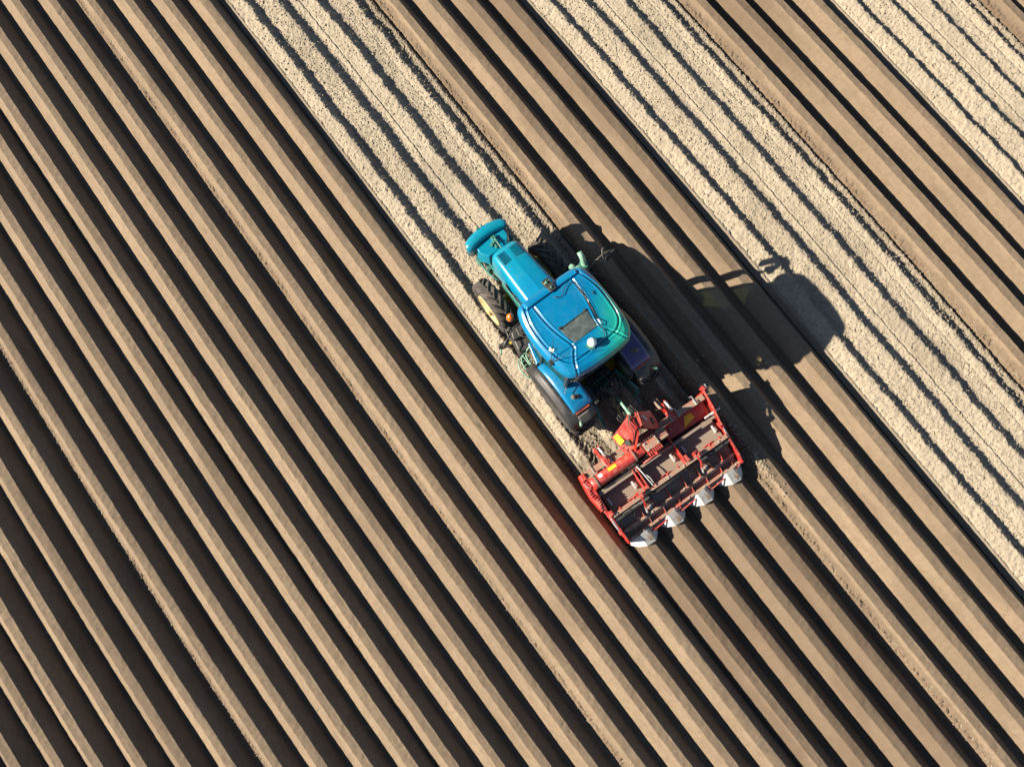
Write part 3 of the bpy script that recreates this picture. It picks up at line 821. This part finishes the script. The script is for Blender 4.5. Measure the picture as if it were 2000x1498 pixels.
# beacon
m = MB().lathe([(0, .07), (.09, .068), (.135, .045), (.15, .0001)], (-.95, 2.99, 2.66), 'z', 20); bc = m.build('beacon', 'orange', T, True)
MB().lathe([(-.06, .03), (-.04, .078), (.0, .078), (.005, .0001)], (-.95, 2.99, 2.66), 'z', 18).bar((-.95, 2.97, 2.60), (-.72, 2.86, 2.58), .04, .03).build('beacon_base', 'black', bc, bevel=.004)
# exhaust on the right front post
m = MB().tube([(.84, 3.03, 1.3), (.84, 3.03, 2.2)], .085, 14); m.tube([(.84, 3.03, 2.2), (.84, 3.03, 2.52), (.845, 3.06, 2.64), (.85, 3.13, 2.72), (.855, 3.22, 2.75)], [.055, .055, .055, .054, .053], 12)
m.build('exhaust_stack', 'pale', T, True)
MB().tube([(.70, 3.16, 2.35), (.64, 3.13, 2.36)], .07, 12).box((.72, 3.08, 2.4), (.12, .05, .05)).build('work_light', 'pale', T, bevel=.01)
MB().lathe([(-.04, .06), (-.04, .09), (.04, .09), (.04, .06)], (.84, 3.03, 2.5), 'z', 16).build('stack_collar', 'green', T)
# right mirror arm, bare without its mirror glass turned edge on
m = MB().tube([(.86, 2.92, 2.45), (1.10, 2.97, 2.42), (1.34, 2.99, 2.40), (1.52, 2.96, 2.38)], .014, 6)
m.tube([(1.14, 2.97, 2.42), (1.19, 2.90, 2.34)], .014, 6).tube([(1.28, 2.99, 2.41), (1.33, 3.07, 2.42), (1.38, 3.09, 2.42)], .011, 6).tube([(1.26, 2.98, 2.41), (1.27, 2.89, 2.34)], .01, 6)
arm = m.build('mirror_arm', 'shield', T, True)
MB().box((1.44, 2.93, 2.22), (.22, .045, .34), rz=.1).build('mirror', 'black', arm, bevel=.02)
# left mirror arm and mirror
m = MB().tube([(-.80, 2.86, 2.45), (-1.0, 2.84, 2.42), (-1.22, 2.74, 2.38), (-1.36, 2.68, 2.36)], .018, 6).tube([(-.98, 2.84, 2.42), (-1.02, 2.92, 2.30)], .012, 6)
arm = m.build('mirror_arm', 'black', T, True)
mm = MB().box((-1.30, 2.72, 2.20), (.24, .06, .34), rz=-.25).box((-1.07, 2.88, 2.42), (.09, .07, .08), rz=.5)
mm.build('mirror', 'black', arm, bevel=.02)
MB().box((-1.19, 2.66, 2.34), (.035, .05, .08), rz=.4).build('marker_light', 'yellow', arm, bevel=.006)
MB().box((-1.43, 2.66, 2.16), (.10, .03, .16), rz=1.0).build('mirror', 'pale', arm, bevel=.012)
# left tank, battery box and steps
m = MB().prism([(-1.02, 2.62), (-.60, 2.55), (-.55, 3.05), (-.92, 3.1)], .62, 1.12).prism([(-.98, 2.88), (-.62, 2.84), (-.6, 3.08), (-.9, 3.12)], 1.1, 1.22)
m.build('fuel_tank', 'black', T, bevel=.035)
m = MB().tube([(-.96, 3.18, 1.20), (-1.02, 3.0, 1.25), (-1.02, 2.80, 1.22), (-.99, 2.62, 1.1), (-.93, 2.50, .95)], .012, 6).tube([(-.78, 3.05, 1.28), (-.82, 2.9, 1.30), (-.74, 2.78, 1.27), (-.62, 2.84, 1.26)], .012, 6).lathe([(0, .05), (.05, .05), (.06, .0001)], (-.60, 2.62, 1.22), 'z', 14)
m.build('tank_rail', 'shield', T, True)
m = MB()
for i, (x, z) in enumerate(((-.80, 1.30), (-.92, 1.05), (-1.04, .80), (-1.12, .55))):
    pts = [(x + .04, 2.56, z), (x - .02, 2.5, z), (x - .045, 2.38, z), (x - .03, 2.22, z), (x + .03, 2.12, z)]
    m.tube(pts, .014, 6)
    for q in (2.18, 2.28, 2.38, 2.48): m.bar((x - .03, q, z), (x + .08, q, z), .012, .012)
m.tube([(-.74, 2.58, 1.34), (-1.10, 2.58, .55)], .016, 6).tube([(-.74, 2.12, 1.36), (-1.10, 2.12, .55)], .022, 6).tube([(-.98, 2.58, .95), (-.98, 2.12, .95)], .012, 6)
m.build('step_ladder', 'pale', T, True)
m = MB().prism([(-.92, 2.16), (-.62, 2.12), (-.62, 2.62), (-.80, 2.62)], 1.28, 1.42); m.build('step_platform', 'bluep', T, bevel=.02)

for o_ in (roof,): o_.location = (-.03, -.025, .13)
for o_ in T.children:
    if o_.name.split('.')[0] in ('bumper_weight', 'weight_block', 'hitch_clamp'): o_.location = (-.03, -.07, .19)
# rear fenders
def fender(sx):
    blue = [(2.12, 1.30), (2.10, 1.50), (2.03, 1.62), (1.92, 1.70), (1.7, 1.765), (1.45, 1.78), (1.2, 1.755), (1.0, 1.70), (.90, 1.645), (.86, 1.58)]
    path = [(2.28, 1.12), (2.19, 1.34), (2.11, 1.49), (2.03, 1.59), (1.92, 1.67), (1.7, 1.735), (1.45, 1.75), (1.2, 1.725), (1.0, 1.67), (.86, 1.59), (.73, 1.47), (.62, 1.31)]
    secs = []
    for y, z in blue:
        xi, xo = .50, .985
        z += .035
        secs.append([(sx * x, y, zz) for x, zz in ((xi, z - .05), (xi + .03, z - .008), (xi + .08, z), (xo - .10, z - .002), (xo - .04, z - .015), (xo - .01, z - .045), (xo, z - .10))])
    m = MB(); m.loft(secs, False, False); fb = m.build('fender', 'bluep' if sx < 0 else 'blueshade', T, True, solid=.03)
    secs = []
    for i, (y, z) in enumerate(path):
        xi = .96 if y > .87 else .52
        if y > 2.15: xi = .93
        z += .03
        xo = 1.165 - (.05 if i == len(path) - 1 else 0) - (.05 if i == 0 else 0) - (.02 if i == 1 else 0)
        secs.append([(sx * x, y, zz) for x, zz in ((xi, z - .02), (xi + .02, z), ((xi + xo) / 2, z - .0), (xo - .09, z - .02), (xo - .04, z - .05), (xo - .01, z - .10), (xo, z - .17), (xo, z - .30))])
    m = MB(); m.loft(secs, False, False); fx = m.build('fender_extension', 'black', fb, True, solid=.025)
    # inner wall, tail lamp, small lamp cluster
    m = MB().loft([[(sx * .505, y, z - .02), (sx * .505, y, .95)] for y, z in blue], False, False); m.build('fender_wall', 'dark', fb, solid=.02)
    MB().bar((sx * .60, .852, 1.615), (sx * .93, .862, 1.60), .028, .05).build('tail_lamp', 'redlens', fb, bevel=.006)
    MB().box((sx * (.74), 1.13 if sx < 0 else 1.19, 1.75), (.11, .10, .09), rz=.5 * sx).lathe([(0, .045), (.05, .05), (.07, .0001)], (sx * .79, 1.15, 1.78), 'z', 12).build('work_light', 'shield', fb, bevel=.01)
    if sx < 0:
        MB().box((-.80, .72, 1.48), (.26, .22, .06), rx=.75).box((-.66, .74, 1.48), (.16, .2, .07), rx=.75, rz=.2).build('lamp_housing', 'shield', fb, bevel=.02)
    else:
        MB().prism([(.56, .62), (.80, .60), (.90, .80), (.66, .86), (.55, .80)], 1.36, 1.50, top=[(.58, .65), (.78, .63), (.86, .78), (.66, .83), (.58, .78)]).build('lamp_housing', 'shield', fb, bevel=.03)
    MB().tube([(sx * .92, .70, 1.45), (sx * .97, .62, 1.5)], .03, 8).build('position_lamp', 'pale', fb, True)
    return fb
fl = fender(-1); fr = fender(1)
# curved dark stalk on the left fender (rear work-light bracket seen from above)
m = MB().bar((-.73, 1.46, 1.62), (-.70, 1.40, 2.35), .05, .05).tube([(-.74, 1.42, 1.95), (-.86, 1.33, 1.9), (-.90, 1.28, 1.88)], .010, 5).bar((-.62, 1.40, 1.62), (-.60, 1.38, 2.35), .04, .04)
m.build('rear_post', 'black', T, bevel=.008)
# work lights hanging under the rear of the roof
m = MB()
for x in (-.52, .46): m.box((x + CX, 1.30, 2.52), (.14, .08, .10))
m.box((CX, 1.31, 2.60), (1.3, .04, .05)); m.build('work_light', 'black', T, bevel=.012)
# rear end: hydraulic couplers, lift arms, hoses, top link
m = MB()
for i in range(4):
    for j in range(3):
        m.tube([(-.20 + i * .075 + j * .02, 1.20 - j * .075, 1.26), (-.20 + i * .075 + j * .02, 1.16 - j * .075, 1.34)], .032, 8)
for j in range(2): m.tube([(.16, 1.20 - j * .08, 1.26), (.17, 1.16 - j * .08, 1.34)], .035, 8)
m.build('hydraulic_couplers', 'ball', T, True)
m = MB().box((-.04, 1.12, 1.18), (.56, .34, .16)).box((0, .98, .9), (.44, .3, .5)).box((.22, .95, 1.15), (.12, .16, .12)).lathe([(-.08, .07), (.06, .07), (.07, .0001)], (.16, .86, 1.12), 'z', 14)
m.box((-.44, 1.0, 1.35), (.10, .42, .5)).box((.45, 1.0, 1.35), (.10, .42, .5))
m.build('rear_housing', 'dark', T, bevel=.015)
for sx in (-1, 1):
    m = MB().bar((sx * .33, 1.15, 1.20), (sx * .50, .55, 1.05), .055, .09).tube([(sx * .48, .58, 1.03), (sx * .47, .50, .65)], .03, 8).bar((sx * .40, 1.2, .62), (sx * .47, .30, .62), .05, .10)
    m.box((sx * .48, .50, .85), (.07, .07, .16)).tube([(sx * .42, 1.0, 1.1), (sx * .47, .75, .8)], .035, 8)
    m.build('lift_arm', 'green', T, bevel=.01)
m = MB().tube([(.02, .92, 1.12), (.03, .72, 1.12)], .05, 10).tube([(.03, .72, 1.12), (-.03, .26, 1.40)], .032, 10).tube([(-.025, .30, 1.38), (-.035, .20, 1.43)], .045, 8)
m.build('top_link', 'pale', T, True)
m = MB().tube([(-.02, .92, .75), (.0, .42, .72)], .055, 10).tube([(.0, .44, .72), (.02, .06, .72)], .075, 12)
m.build('drive_shaft', 'rim', T, True)
m = MB(); rr = random.Random(4)
for i in range(11):
    x0 = -.22 + .05 * i * .9; y0 = 1.1; x1 = rr.uniform(-.25, .15)
    m.tube([tuple(q) for q in catmull([(x0, y0, 1.34), (x0 + rr.uniform(-.08, .08), .98, 1.48 - rr.random() * .1), (x0 + rr.uniform(-.15, .1), .80, 1.30), ((x0 + x1) / 2, .58, 1.0 + rr.random() * .1), (x1, .32, 1.08 + rr.random() * .08), (x1 + .05, .16, 1.12)], 5, False)], .011, 5)
m.build('hydraulic_hoses', 'dark', T, True)

# ------------------------------------------------------------------ bed former / ridging rotary cultivator (x across, y forward)
I = thing('ridging_cultivator', 'red dust covered ridging cultivator with four steel ridging hoods mounted behind the tractor', 'cultivator', (12.19, -1.05, -.15), math.radians(-2.2))
m = MB().bar((-1.48, .78, .80), (1.50, .72, .80), .135, .13)
fbm_ = m.build('front_beam', 'reddust', I, bevel=.008)
m = MB()
for x in (-1.30, -1.02, -.93, -.86, .66, .72, .84, 1.28):
    w = .018
    m.bar((x, .86, .875), (x, .67, .875), w, w).box((x, .865, .80), (w, w, .17)).box((x, .665, .80), (w, w, .17))
m.build('u_bolt', 'rod', fbm_)
for sx, x in ((-1, -.97), (1, .72)):
    m = MB().plate([(x - .05, .70, .60), (x - .05, 1.05, .55), (x - .05, 1.15, .72), (x - .05, 1.08, .95), (x - .05, .72, .95)], .02).plate([(x + .05, .70, .60), (x + .05, 1.05, .55), (x + .05, 1.15, .72), (x + .05, 1.08, .95), (x + .05, .72, .95)], .02)
    m.tube([(x - .10, 1.06, .78), (x + .12, 1.06, .78)], .028, 8).bar((x, .9, .97), (x, .68, .90), .07, .04)
    lb = m.build('lower_hitch', 'red', I, bevel=.006)
    MB().tube([(x + .02, 1.10, .96), (x + .04, .86, .98)], .028, 8).box((x + .03, .98, .95), (.05, .14, .05)).build('hitch_pin', 'rod', lb, True)
MB().plate([(.52, 1.04, .80), (.60, 1.28, .75), (.68, 1.28, .80), (.66, 1.0, .92)], .05).build('shaft_guard', 'dusty', I, bevel=.01)
# headstock: two sloping plates meeting in a ridge
m = MB()
m.plate([(-.19, 1.26, 1.56), (-.60, 1.10, 1.02), (-.56, .68, .95), (-.35, .66, 1.0), (-.15, .98, 1.50)], .02)
hl = m.build('headstock_plate', 'red', I, bevel=.006)
hl['label'] = 'sunlit pink red plate with black square hole and yellow sticker'
MB().plate([(-.585, 1.085, 1.065), (-.50, 1.12, 1.175), (-.46, .90, 1.165), (-.56, .87, 1.02)], .014).build('sticker', 'yl', hl)
MB().plate([(-.49, .78, 1.075), (-.47, .90, 1.105), (-.38, .88, 1.215), (-.39, .75, 1.165)], .03).build('cut_out', 'dark', hl, bevel=.01)
m = MB()
m.plate([(-.06, .96, 1.50), (.31, .71, 1.0), (.35, .90, 1.02), (.33, 1.12, 1.10), (.01, 1.23, 1.56)], .02)
hr = m.build('headstock_plate', 'red', I, bevel=.006)
MB().plate([(.20, .86, 1.21), (.27, .84, 1.10), (.29, .97, 1.13), (.22, 1.0, 1.24)], .03).build('cut_out', 'dark', hr, bevel=.01)
m = MB()
for i in range(3): m.bar((.06 + i * .018, 1.12 - i * .008, 1.50 - i * .024), (.10 + i * .018, 1.0 - i * .008, 1.42 - i * .024), .010, .012)
m.build('white_lettering', 'wl', hr)
m = MB().plate([(-.20, 1.28, 1.54), (-.14, 1.28, 1.54), (-.08, .94, 1.50), (-.15, .94, 1.50)], .04).plate([(-.03, 1.24, 1.56), (.0, 1.24, 1.56), (-.05, .95, 1.50), (-.08, .95, 1.50)], .04)
m.bar((-.12, .96, 1.38), (-.34, .66, .92), .04, .25).bar((-.06, .94, 1.36), (.32, .69, .90), .04, .16)
m.tube([(-.14, 1.18, 1.54), (-.01, 1.18, 1.54)], .02, 8)
m.build('headstock_web', 'red', I, bevel=.005)
m = MB()
for q in range(5): m.tube([(-.60 + q * .035, 1.08 - q * .09, 1.0), (-.66 + q * .035, 1.06 - q * .09, 1.0)], .012, 6)
m.tube([tuple(q) for q in catmull([(-.15, 1.26, 1.60), (-.22, 1.13, 1.58), (-.21, .98, 1.54), (-.27, .85, 1.34), (-.33, .74, 1.14)], 5, False)], .012, 5)
m.tube([tuple(q) for q in catmull([(-.17, 1.25, 1.60), (-.27, 1.10, 1.52), (-.26, .96, 1.46), (-.31, .83, 1.28), (-.37, .72, 1.12)], 5, False)], .010, 5)
m.build('hose', 'dark', I, True)
# gearbox
gb = MB().box((-.04, .55, .98), (.34, .20, .30)).build('gearbox', 'reddust', I, bevel=.015)
m = MB()
for i in range(7):
    x = -.19 + i * .05
    m.box((x, .695, 1.09), (.022, .09, .10)).box((x, .405, 1.09), (.022, .09, .10))
for i in range(5): m.box((-.25, .49 + i * .035, 1.05), (.05, .010, .16), rz=.3)
m.build('cooling_fins', 'red', gb)
m = MB()
for x, y in ((-.17, .62), (.10, .63), (-.16, .47), (.10, .50)): m.lathe([(0, .020), (.03, .020), (.035, .0001)], (x, y, 1.13), 'z', 8)
m.build('bolt', 'rod', gb)
MB().box((.26, .60, .96), (.24, .24, .26)).build('end_housing', 'reddust', I, bevel=.02)
m = MB().box((.26, .57, 1.096), (.22, .014, .008)).box((.26, .63, 1.096), (.22, .014, .008)); m.build('rib', 'red', I)
# drive tube
m = MB().lathe([(-1.50, .0001), (-1.50, .135), (-1.40, .135), (-1.40, .128), (-.42, .128), (-.42, .105), (-.22, .105), (-.22, .0001)], (0, .545, .93), 'x', 28)
dt = m.build('drive_tube', 'red', I, 'auto')
m = MB().lathe([(-1.405, .129), (-1.40, .142), (-1.365, .142), (-1.36, .129)], (0, .545, .93), 'x', 28).lathe([(-.46, .1285), (-.455, .142), (-.43, .142), (-.42, .105)], (0, .545, .93), 'x', 28)
m.build('flange', 'shield', dt, True)
def on_tube(x0, x1, a0, a1, nm, mt):
    n = 6; V = []; R_ = .1305
    for i in range(n + 1):
        a = a0 + (a1 - a0) * i / n
        for x in (x0, x1): V.append((x, .545 + R_ * math.cos(a), .93 + R_ * math.sin(a)))
    MB().add(V, [(2 * i, 2 * i + 1, 2 * i + 3, 2 * i + 2) for i in range(n)]).build(nm, mt, dt, True)
on_tube(-1.06, -.87, .75, 1.35, 'sticker', 'yl'); on_tube(-1.30, -1.215, .7, 1.35, 'sticker', 'wl')
# chain case on the left end
m = MB()
pts = [(.80, .13), (.62, .16), (.40, .15), (.15, .12), (-.02, .08)]
m.prism([(-1.60, .84), (-1.64, .55), (-1.66, .30), (-1.63, .02), (-1.58, -.06), (-1.52, -.02), (-1.49, .3), (-1.48, .55), (-1.50, .84)], .35, .92)
cc = m.build('chain_case', 'red', I, bevel=.02)
m = MB(); rr = random.Random(9)
for i in range(13):
    y = .70 - i * .057; x = -1.60 + .035 * math.sin(i * .9)
    m.box((x, y, .93), (.075, .022, .05), rz=.3)
for i in range(9):
    y = .02 - i * .05; m.lathe([(0, .022), (.03, .022), (.035, .0001)], (-1.585 + .004 * i, y - .08, .78 - i * .015), 'z', 8)
m.lathe([(0, .06), (.03, .06), (.03, .02), (.01, .02), (.01, .0001)], (-1.57, .56, .92), 'z', 14)
m.build('bolt', 'red', cc, bevel=.003)
MB().bar((-1.64, .66, .95), (-1.57, .50, .95), .014, .02).bar((-1.60, .98 - .18, .9), (-1.57, .74, .9), .02, .02).build('pin', 'rod', cc)
# end plates
m = MB().plate([(-1.53, .82, .25), (-1.53, .82, .88), (-1.50, .2, .80), (-1.50, -.2, .72), (-1.49, -.9, .50), (-1.49, -.9, .08), (-1.50, 0, .10)][::-1], .016); m.build('end_plate', 'red', I)
m = MB().plate([(1.54, .80, .25), (1.54, .82, .90), (1.50, .50, .92), (1.45, .2, .84), (1.43, -.3, .74), (1.43, -.72, .60), (1.43, -.88, .50), (1.43, -.88, .08), (1.46, 0, .10)], .02)
er = m.build('end_plate', 'red', I)
m = MB().bar((1.56, .82, .90), (1.50, .40, .92), .045, .03).bar((1.50, .40, .92), (1.44, .02, .86), .04, .03).box((1.57, .86, .88), (.10, .10, .07), rz=.3).box((1.65, .84, .84), (.05, .10, .06)).box((1.42, .07, .86), (.09, .10, .08)).box((1.44, -.0, .82), (.10, .06, .06)).bar((1.43, -.30, .74), (1.44, -.72, .60), .05, .03).bar((1.44, -.70, .58), (1.44, -.88, .50), .035, .03)
m.build('end_bracket', 'red', er, bevel=.008)
MB().bar((1.25, .78, .93), (1.25, .66, .93), .02, .02).bar((1.66, .92, .88), (1.66, .80, .88), .018, .018).tube([(1.24, .335, .86), (1.52, .335, .87), (1.62, .33, .86)], [.025, .022, .012], 8).box((1.43, .335, .88), (.07, .05, .05)).build('locking_rod', 'steel', er, bevel=.004)
# rotor covers and beams
m = MB().prism([(.40, .37), (1.46, .33), (1.50, .66), (.44, .66)], lambda x, y: .48, lambda x, y: .60 + (y - .35) * .15)
rc = m.build('rotor_cover', 'red', I, bevel=.02)
MB().prism([(.84, .40), (1.15, .47), (1.12, .60), (.96, .60), (.94, .54)][:4], .56, lambda x, y: .612 + (y - .35) * .15).build('sticker', 'yl', rc)
MB().bar((-1.5, .28, .80), (1.45, .25, .80), .055, .09).build('cross_bar', 'dusty', I, bevel=.006)
MB().bar((-1.46, .33, .80), (-.45, .35, .82), .05, .10).build('tube_cradle', 'dusty', I, bevel=.006)
bays = [(-1.47, -.66), (-.52, .33), (.43, 1.40)]
for i, (a, b) in enumerate(bays):
    n = 8; V = []
    for j in range(n + 1):
        u = j / n; y = .24 - .36 * u; z = .42 + .05 * math.sin(PI * (.25 + .6 * u)) - .03 * u
        V += [(a, y, z), (b, y, z)]
    bp = MB().add(V, [(2 * j, 2 * j + 1, 2 * j + 3, 2 * j + 2) for j in range(n)]).build('bay_cover', 'shield', I, True, solid=.02)
    for x in ((a + .10, b - .10) if i != 1 else (b - .10,)):
        h = MB().box((x, .07, .70), (.045, .13, .03)).box((x + .005, .0, .70), (.05, .05, .03)).box((x, -.02, .58), (.022, .05, .24))
        h.build('latch_handle', 'steel', bp, bevel=.005)
    if i == 0: MB().box(((a + b) / 2 + .08, .055, .482), (.11, .08, .006)).build('sticker', 'yl', bp)
for x0, x1 in ((-.63, -.64), (-.55, -.56), (.38, .38)):
    MB().bar((x0, .38, .74), (x1, -.17, .74), .022, .26).build('partition', 'red', I, bevel=.004)
MB().box((-.59, .0, .80), (.05, .18, .05)).box((-.60, -.12, .84), (.06, .08, .05)).box((.44, -.10, .84), (.06, .12, .06)).box((.45, -.16, .84), (.08, .05, .05)).box((-1.50, -.14, .84), (.08, .10, .07)).build('catch', 'red', I, bevel=.008)
m = MB().tube([tuple(q) for q in catmull([(-.52, .36, .86), (-.50, .2, .9), (-.48, .0, .9), (-.46, -.18, .86)], 6, False)], .012, 6).tube([tuple(q) for q in catmull([(-.47, .12, .88), (-.43, .0, .9), (-.42, -.14, .86)], 6, False)], .010, 6)
m.build('hose', 'steel', I, True)
MB().bar((-1.50, -.215, .76), (1.42, -.215, .76), .085, .10).build('rear_beam', 'reddust', I, bevel=.006)
MB().bar((-1.50, -.315, .72), (1.41, -.315, .72), .085, .05).build('hose_channel', 'dark', I, bevel=.004)
m = MB()
for j in range(3): m.tube([(-1.3 + .2 * j, -.30 - .018 * j, .76), (-.5, -.30 - .018 * j, .775), (.6, -.29 - .018 * j, .76)], .010, 6)
m.build('hydraulic_line', 'black', I, True)
# rear apron with ribs
ap = MB().plate([(-1.48, -.36, .45), (-1.48, -.62, .37), (1.41, -.62, .37), (1.41, -.36, .45)], .012).build('rear_apron', 'dusty', I)
m = MB()
for x in (-.93, -.58, -.23, .17, .53, .84, 1.12): m.bar((x, -.37, .52), (x, -.61, .44), .012, .16)
m.build('rib', 'reddust', ap)
MB().bar((-1.46, -.375, .62), (1.40, -.375, .62), .012, .02).build('apron_edge', 'dusty', ap)
m = MB()
for x in (-.72, .72):
    m.box((x, -.45, .58), (.17, .14, .04), rz=.1).box((x, -.45, .50), (.06, .06, .14))
m.build('bearing_plate', 'reddust', ap, bevel=.005)
for x in (-.78, .66):
    m = MB().box((x - .06, -.12, .93), (.03, .05, .07)).box((x + .02, -.17, .92), (.03, .04, .07))
    m.bar((x - .08, -.10, .92), (x + .02, -.10, .93), .02, .05).bar((x - .09, -.18, .92), (x + .02, -.22, .93), .02, .05).bar((x - .09, -.10, .92), (x - .09, -.20, .92), .02, .05)
    m.bar((x - .04, -.20, .93), (x - .02, -.34, .86), .035, .05).bar((x - .02, -.34, .86), (x - .06, -.48, .70), .035, .04).bar((x + .0, -.42, .8), (x + .08, -.46, .64), .02, .03)
    m.bar((x + .03, -.14, .92), (x + .07, -.22, .90), .02, .05)
    ps = m.build('depth_adjuster', 'red', I, bevel=.004)
    MB().tube([(x - .05, -.44, .74), (x - .07, -.56, .66)], .022, 8).box((x + .07, -.50, .62), (.02, .09, .03)).box((x + .03, -.52, .62), (.02, .07, .03)).build('bolt', 'rod', ps)
# rear frame bars
for nm, y, z, w, x0, x1 in (('frame_bar', -.63, .42, .06, -1.49, 1.41), ('frame_bar', -.845, .31, .06, -1.47, 1.43)):
    fb_ = MB().bar((x0, y, z), (x1, y, z), w, .05).build(nm, 'reddust', I, bevel=.005)
MB().plate([(-1.48, -.67, .28), (-1.48, -.82, .24), (1.41, -.82, .24), (1.41, -.67, .28)], .01).build('frame_panel', 'dusty', I)
m = MB()
for x in (-1.22, -.85, -.48, -.11, .26, .63, 1.0, 1.28): m.bar((x, -.64, .39), (x, -.845, .29), .012, .08)
m.build('rib', 'reddust', I)
HX = [RX(k) - .075 - 12.19 for k in (15, 16, 17, 18)]
HX = [-1.09, -.36, .41, 1.17]
for x in HX[:3] + [HX[3]]:
    a, b = x + .20, x + .56
    if b < 1.5:
        q = MB().bar((a, -.975, .29), (b, -.955, .29), .026, .025).bar((a - .01, -.97, .29), (a - .01, -.86, .30), .02, .04).box((a - .03, -.96, .29), (.05, .05, .04)).build('hood_clamp', 'red', I, bevel=.003)
        MB().plate([(a, -.875, .22), (a, -.96, .20), (b, -.945, .20), (b, -.875, .22)], .008).build('hood_clamp_plate', 'dusty', I)
MB().bar((1.24, -.93, .29), (1.43, -.885, .31), .026, .025).build('hood_clamp', 'red', I, bevel=.003)
# steel ridging hoods: flat top, bright left facet, wings flaring to both sides
for x in HX:
    A = (x - .12, -.88, .37); T2 = (x + .04, -.86, .40); Rr_ = (x + .095, -1.175, .24); Bt = (x - .105, -1.165, .24); BL = (x - .26, -1.10, .15)
    m = MB().plate([A, Bt, Rr_, T2], .010)
    top = m.build('ridging_hood', 'hoodsteel', I)
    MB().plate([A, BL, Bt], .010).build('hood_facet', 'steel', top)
    m = MB().plate([A, (x - .33, -.90, .06), BL], .010).plate([(x - .33, -.90, .06), (x - .37, -.99, .0), BL], .010)
    m.build('hood_wing', 'steel', top)
    m = MB().plate([T2, Rr_, (x + .23, -1.10, .08), (x + .24, -.92, .16)], .010).plate([(x + .24, -.92, .16), (x + .23, -1.10, .08), (x + .275, -1.03, .05), (x + .29, -.93, .08)], .010)
    m.build('hood_wing', 'steel', top)
    s = MB(); rr = random.Random(int(x * 100) + 500)
    for i in range(60):
        u, v = rr.random(), rr.random() ** .8
        px = x - .01 + .11 * u; py = -1.13 + .20 * v
        zz = .245 + (py + 1.165) / .3 * .13 + .012
        s.box((px, py, zz), (.010 + .012 * rr.random(), .010 + .012 * rr.random(), .014), rz=rr.random() * 3)
    s.build('soil_crumbs', 'cloth', top)
# turnbuckles on both sides
for x, y0, y1 in ((-1.555, -.20, -.56), (1.455, .0, -.34)):
    m = MB().tube([(x, y0, .80), (x, y0 - .06, .78), (x, (y0 + y1) / 2, .74), (x + .0, y1 + .06, .70), (x, y1, .68)], [.012, .016, .026, .016, .012], 8)
    tb = m.build('turnbuckle', 'rod', I, True)
    MB().box((x, y0 + .02, .81), (.06, .08, .06)).box((x, y1 - .03, .67), (.06, .09, .06)).build('clevis', 'red', tb, bevel=.006)
m = MB()
for sx, xx, y in ((1, .48, .60), (1, -.02, .36)): m.tube([(xx, y, .86), (xx + .02, y - .07, .90)], .028, 8)
m.build('grease_cap', 'red', I, True)
# small clutter on the deck
m = MB()
for x in (-1.30, -.95, -.10, .18, .62, .98, 1.25): m.bar((x, -.16, .80), (x + .03, -.16, .80), .05, .05)
for x in (-1.05, -.2, .9): m.bar((x, -.15, .66), (x + .22, -.15, .66), .02, .05)
m.split('mounting_lug', 'red', I, bevel=.004)
m = MB()
for x in (-1.38, -.72, -.30, .10, .50, .95, 1.33):
    for y, z in ((-.63, .443), (-.845, .333)): m.lathe([(0, .016), (.02, .016), (.024, .0001)], (x, y, z), 'z', 8)
for x in (-1.40, -.75, -.1, .3, 1.2): m.lathe([(0, .018), (.02, .018), (.024, .0001)], (x, -.215, .81), 'z', 8)
m.split('bolt', 'rod', I)
MB().plate([(-1.28, -.40, .475), (-1.20, -.56, .425), (-1.02, -.52, .437), (-1.10, -.40, .475)], .012).build('patch_plate', 'shield', I)
for x in (-1.12, .30, 1.22): MB().tube([tuple(q) for q in catmull([(x, -.30, .78), (x + .05, -.42, .66), (x - .02, -.52, .52), (x + .04, -.60, .46)], 5, False)], .012, 6).build('hose', 'dark', I, True)
MB().tube([(-.36, .30, .86), (-.10, .31, .87), (.30, .28, .86)], .018, 8).build('grease_line', 'red', I, True)
MB().bar((-.40, .36, .72), (.36, .33, .72), .05, .09).build('gearbox_cradle', 'dusty', I, bevel=.006)
# ridger bodies and rotor under the covers
m = MB().tube([(-1.45, .35, .38), (1.42, .35, .38)], .12, 12)
for i in range(30):
    a = i * 1.3; x = -1.4 + i * .095
    m.bar((x, .35, .38), (x, .35 + .24 * math.cos(a), .38 + .24 * math.sin(a)), .05, .02)
m.build('rotor', 'dark', I)
MB().box((-.02, .0, .55), (2.86, .6, .16)).box((-.02, -.45, .30), (2.8, .5, .22)).build('inner_housing', 'dusty', I, bevel=.02)
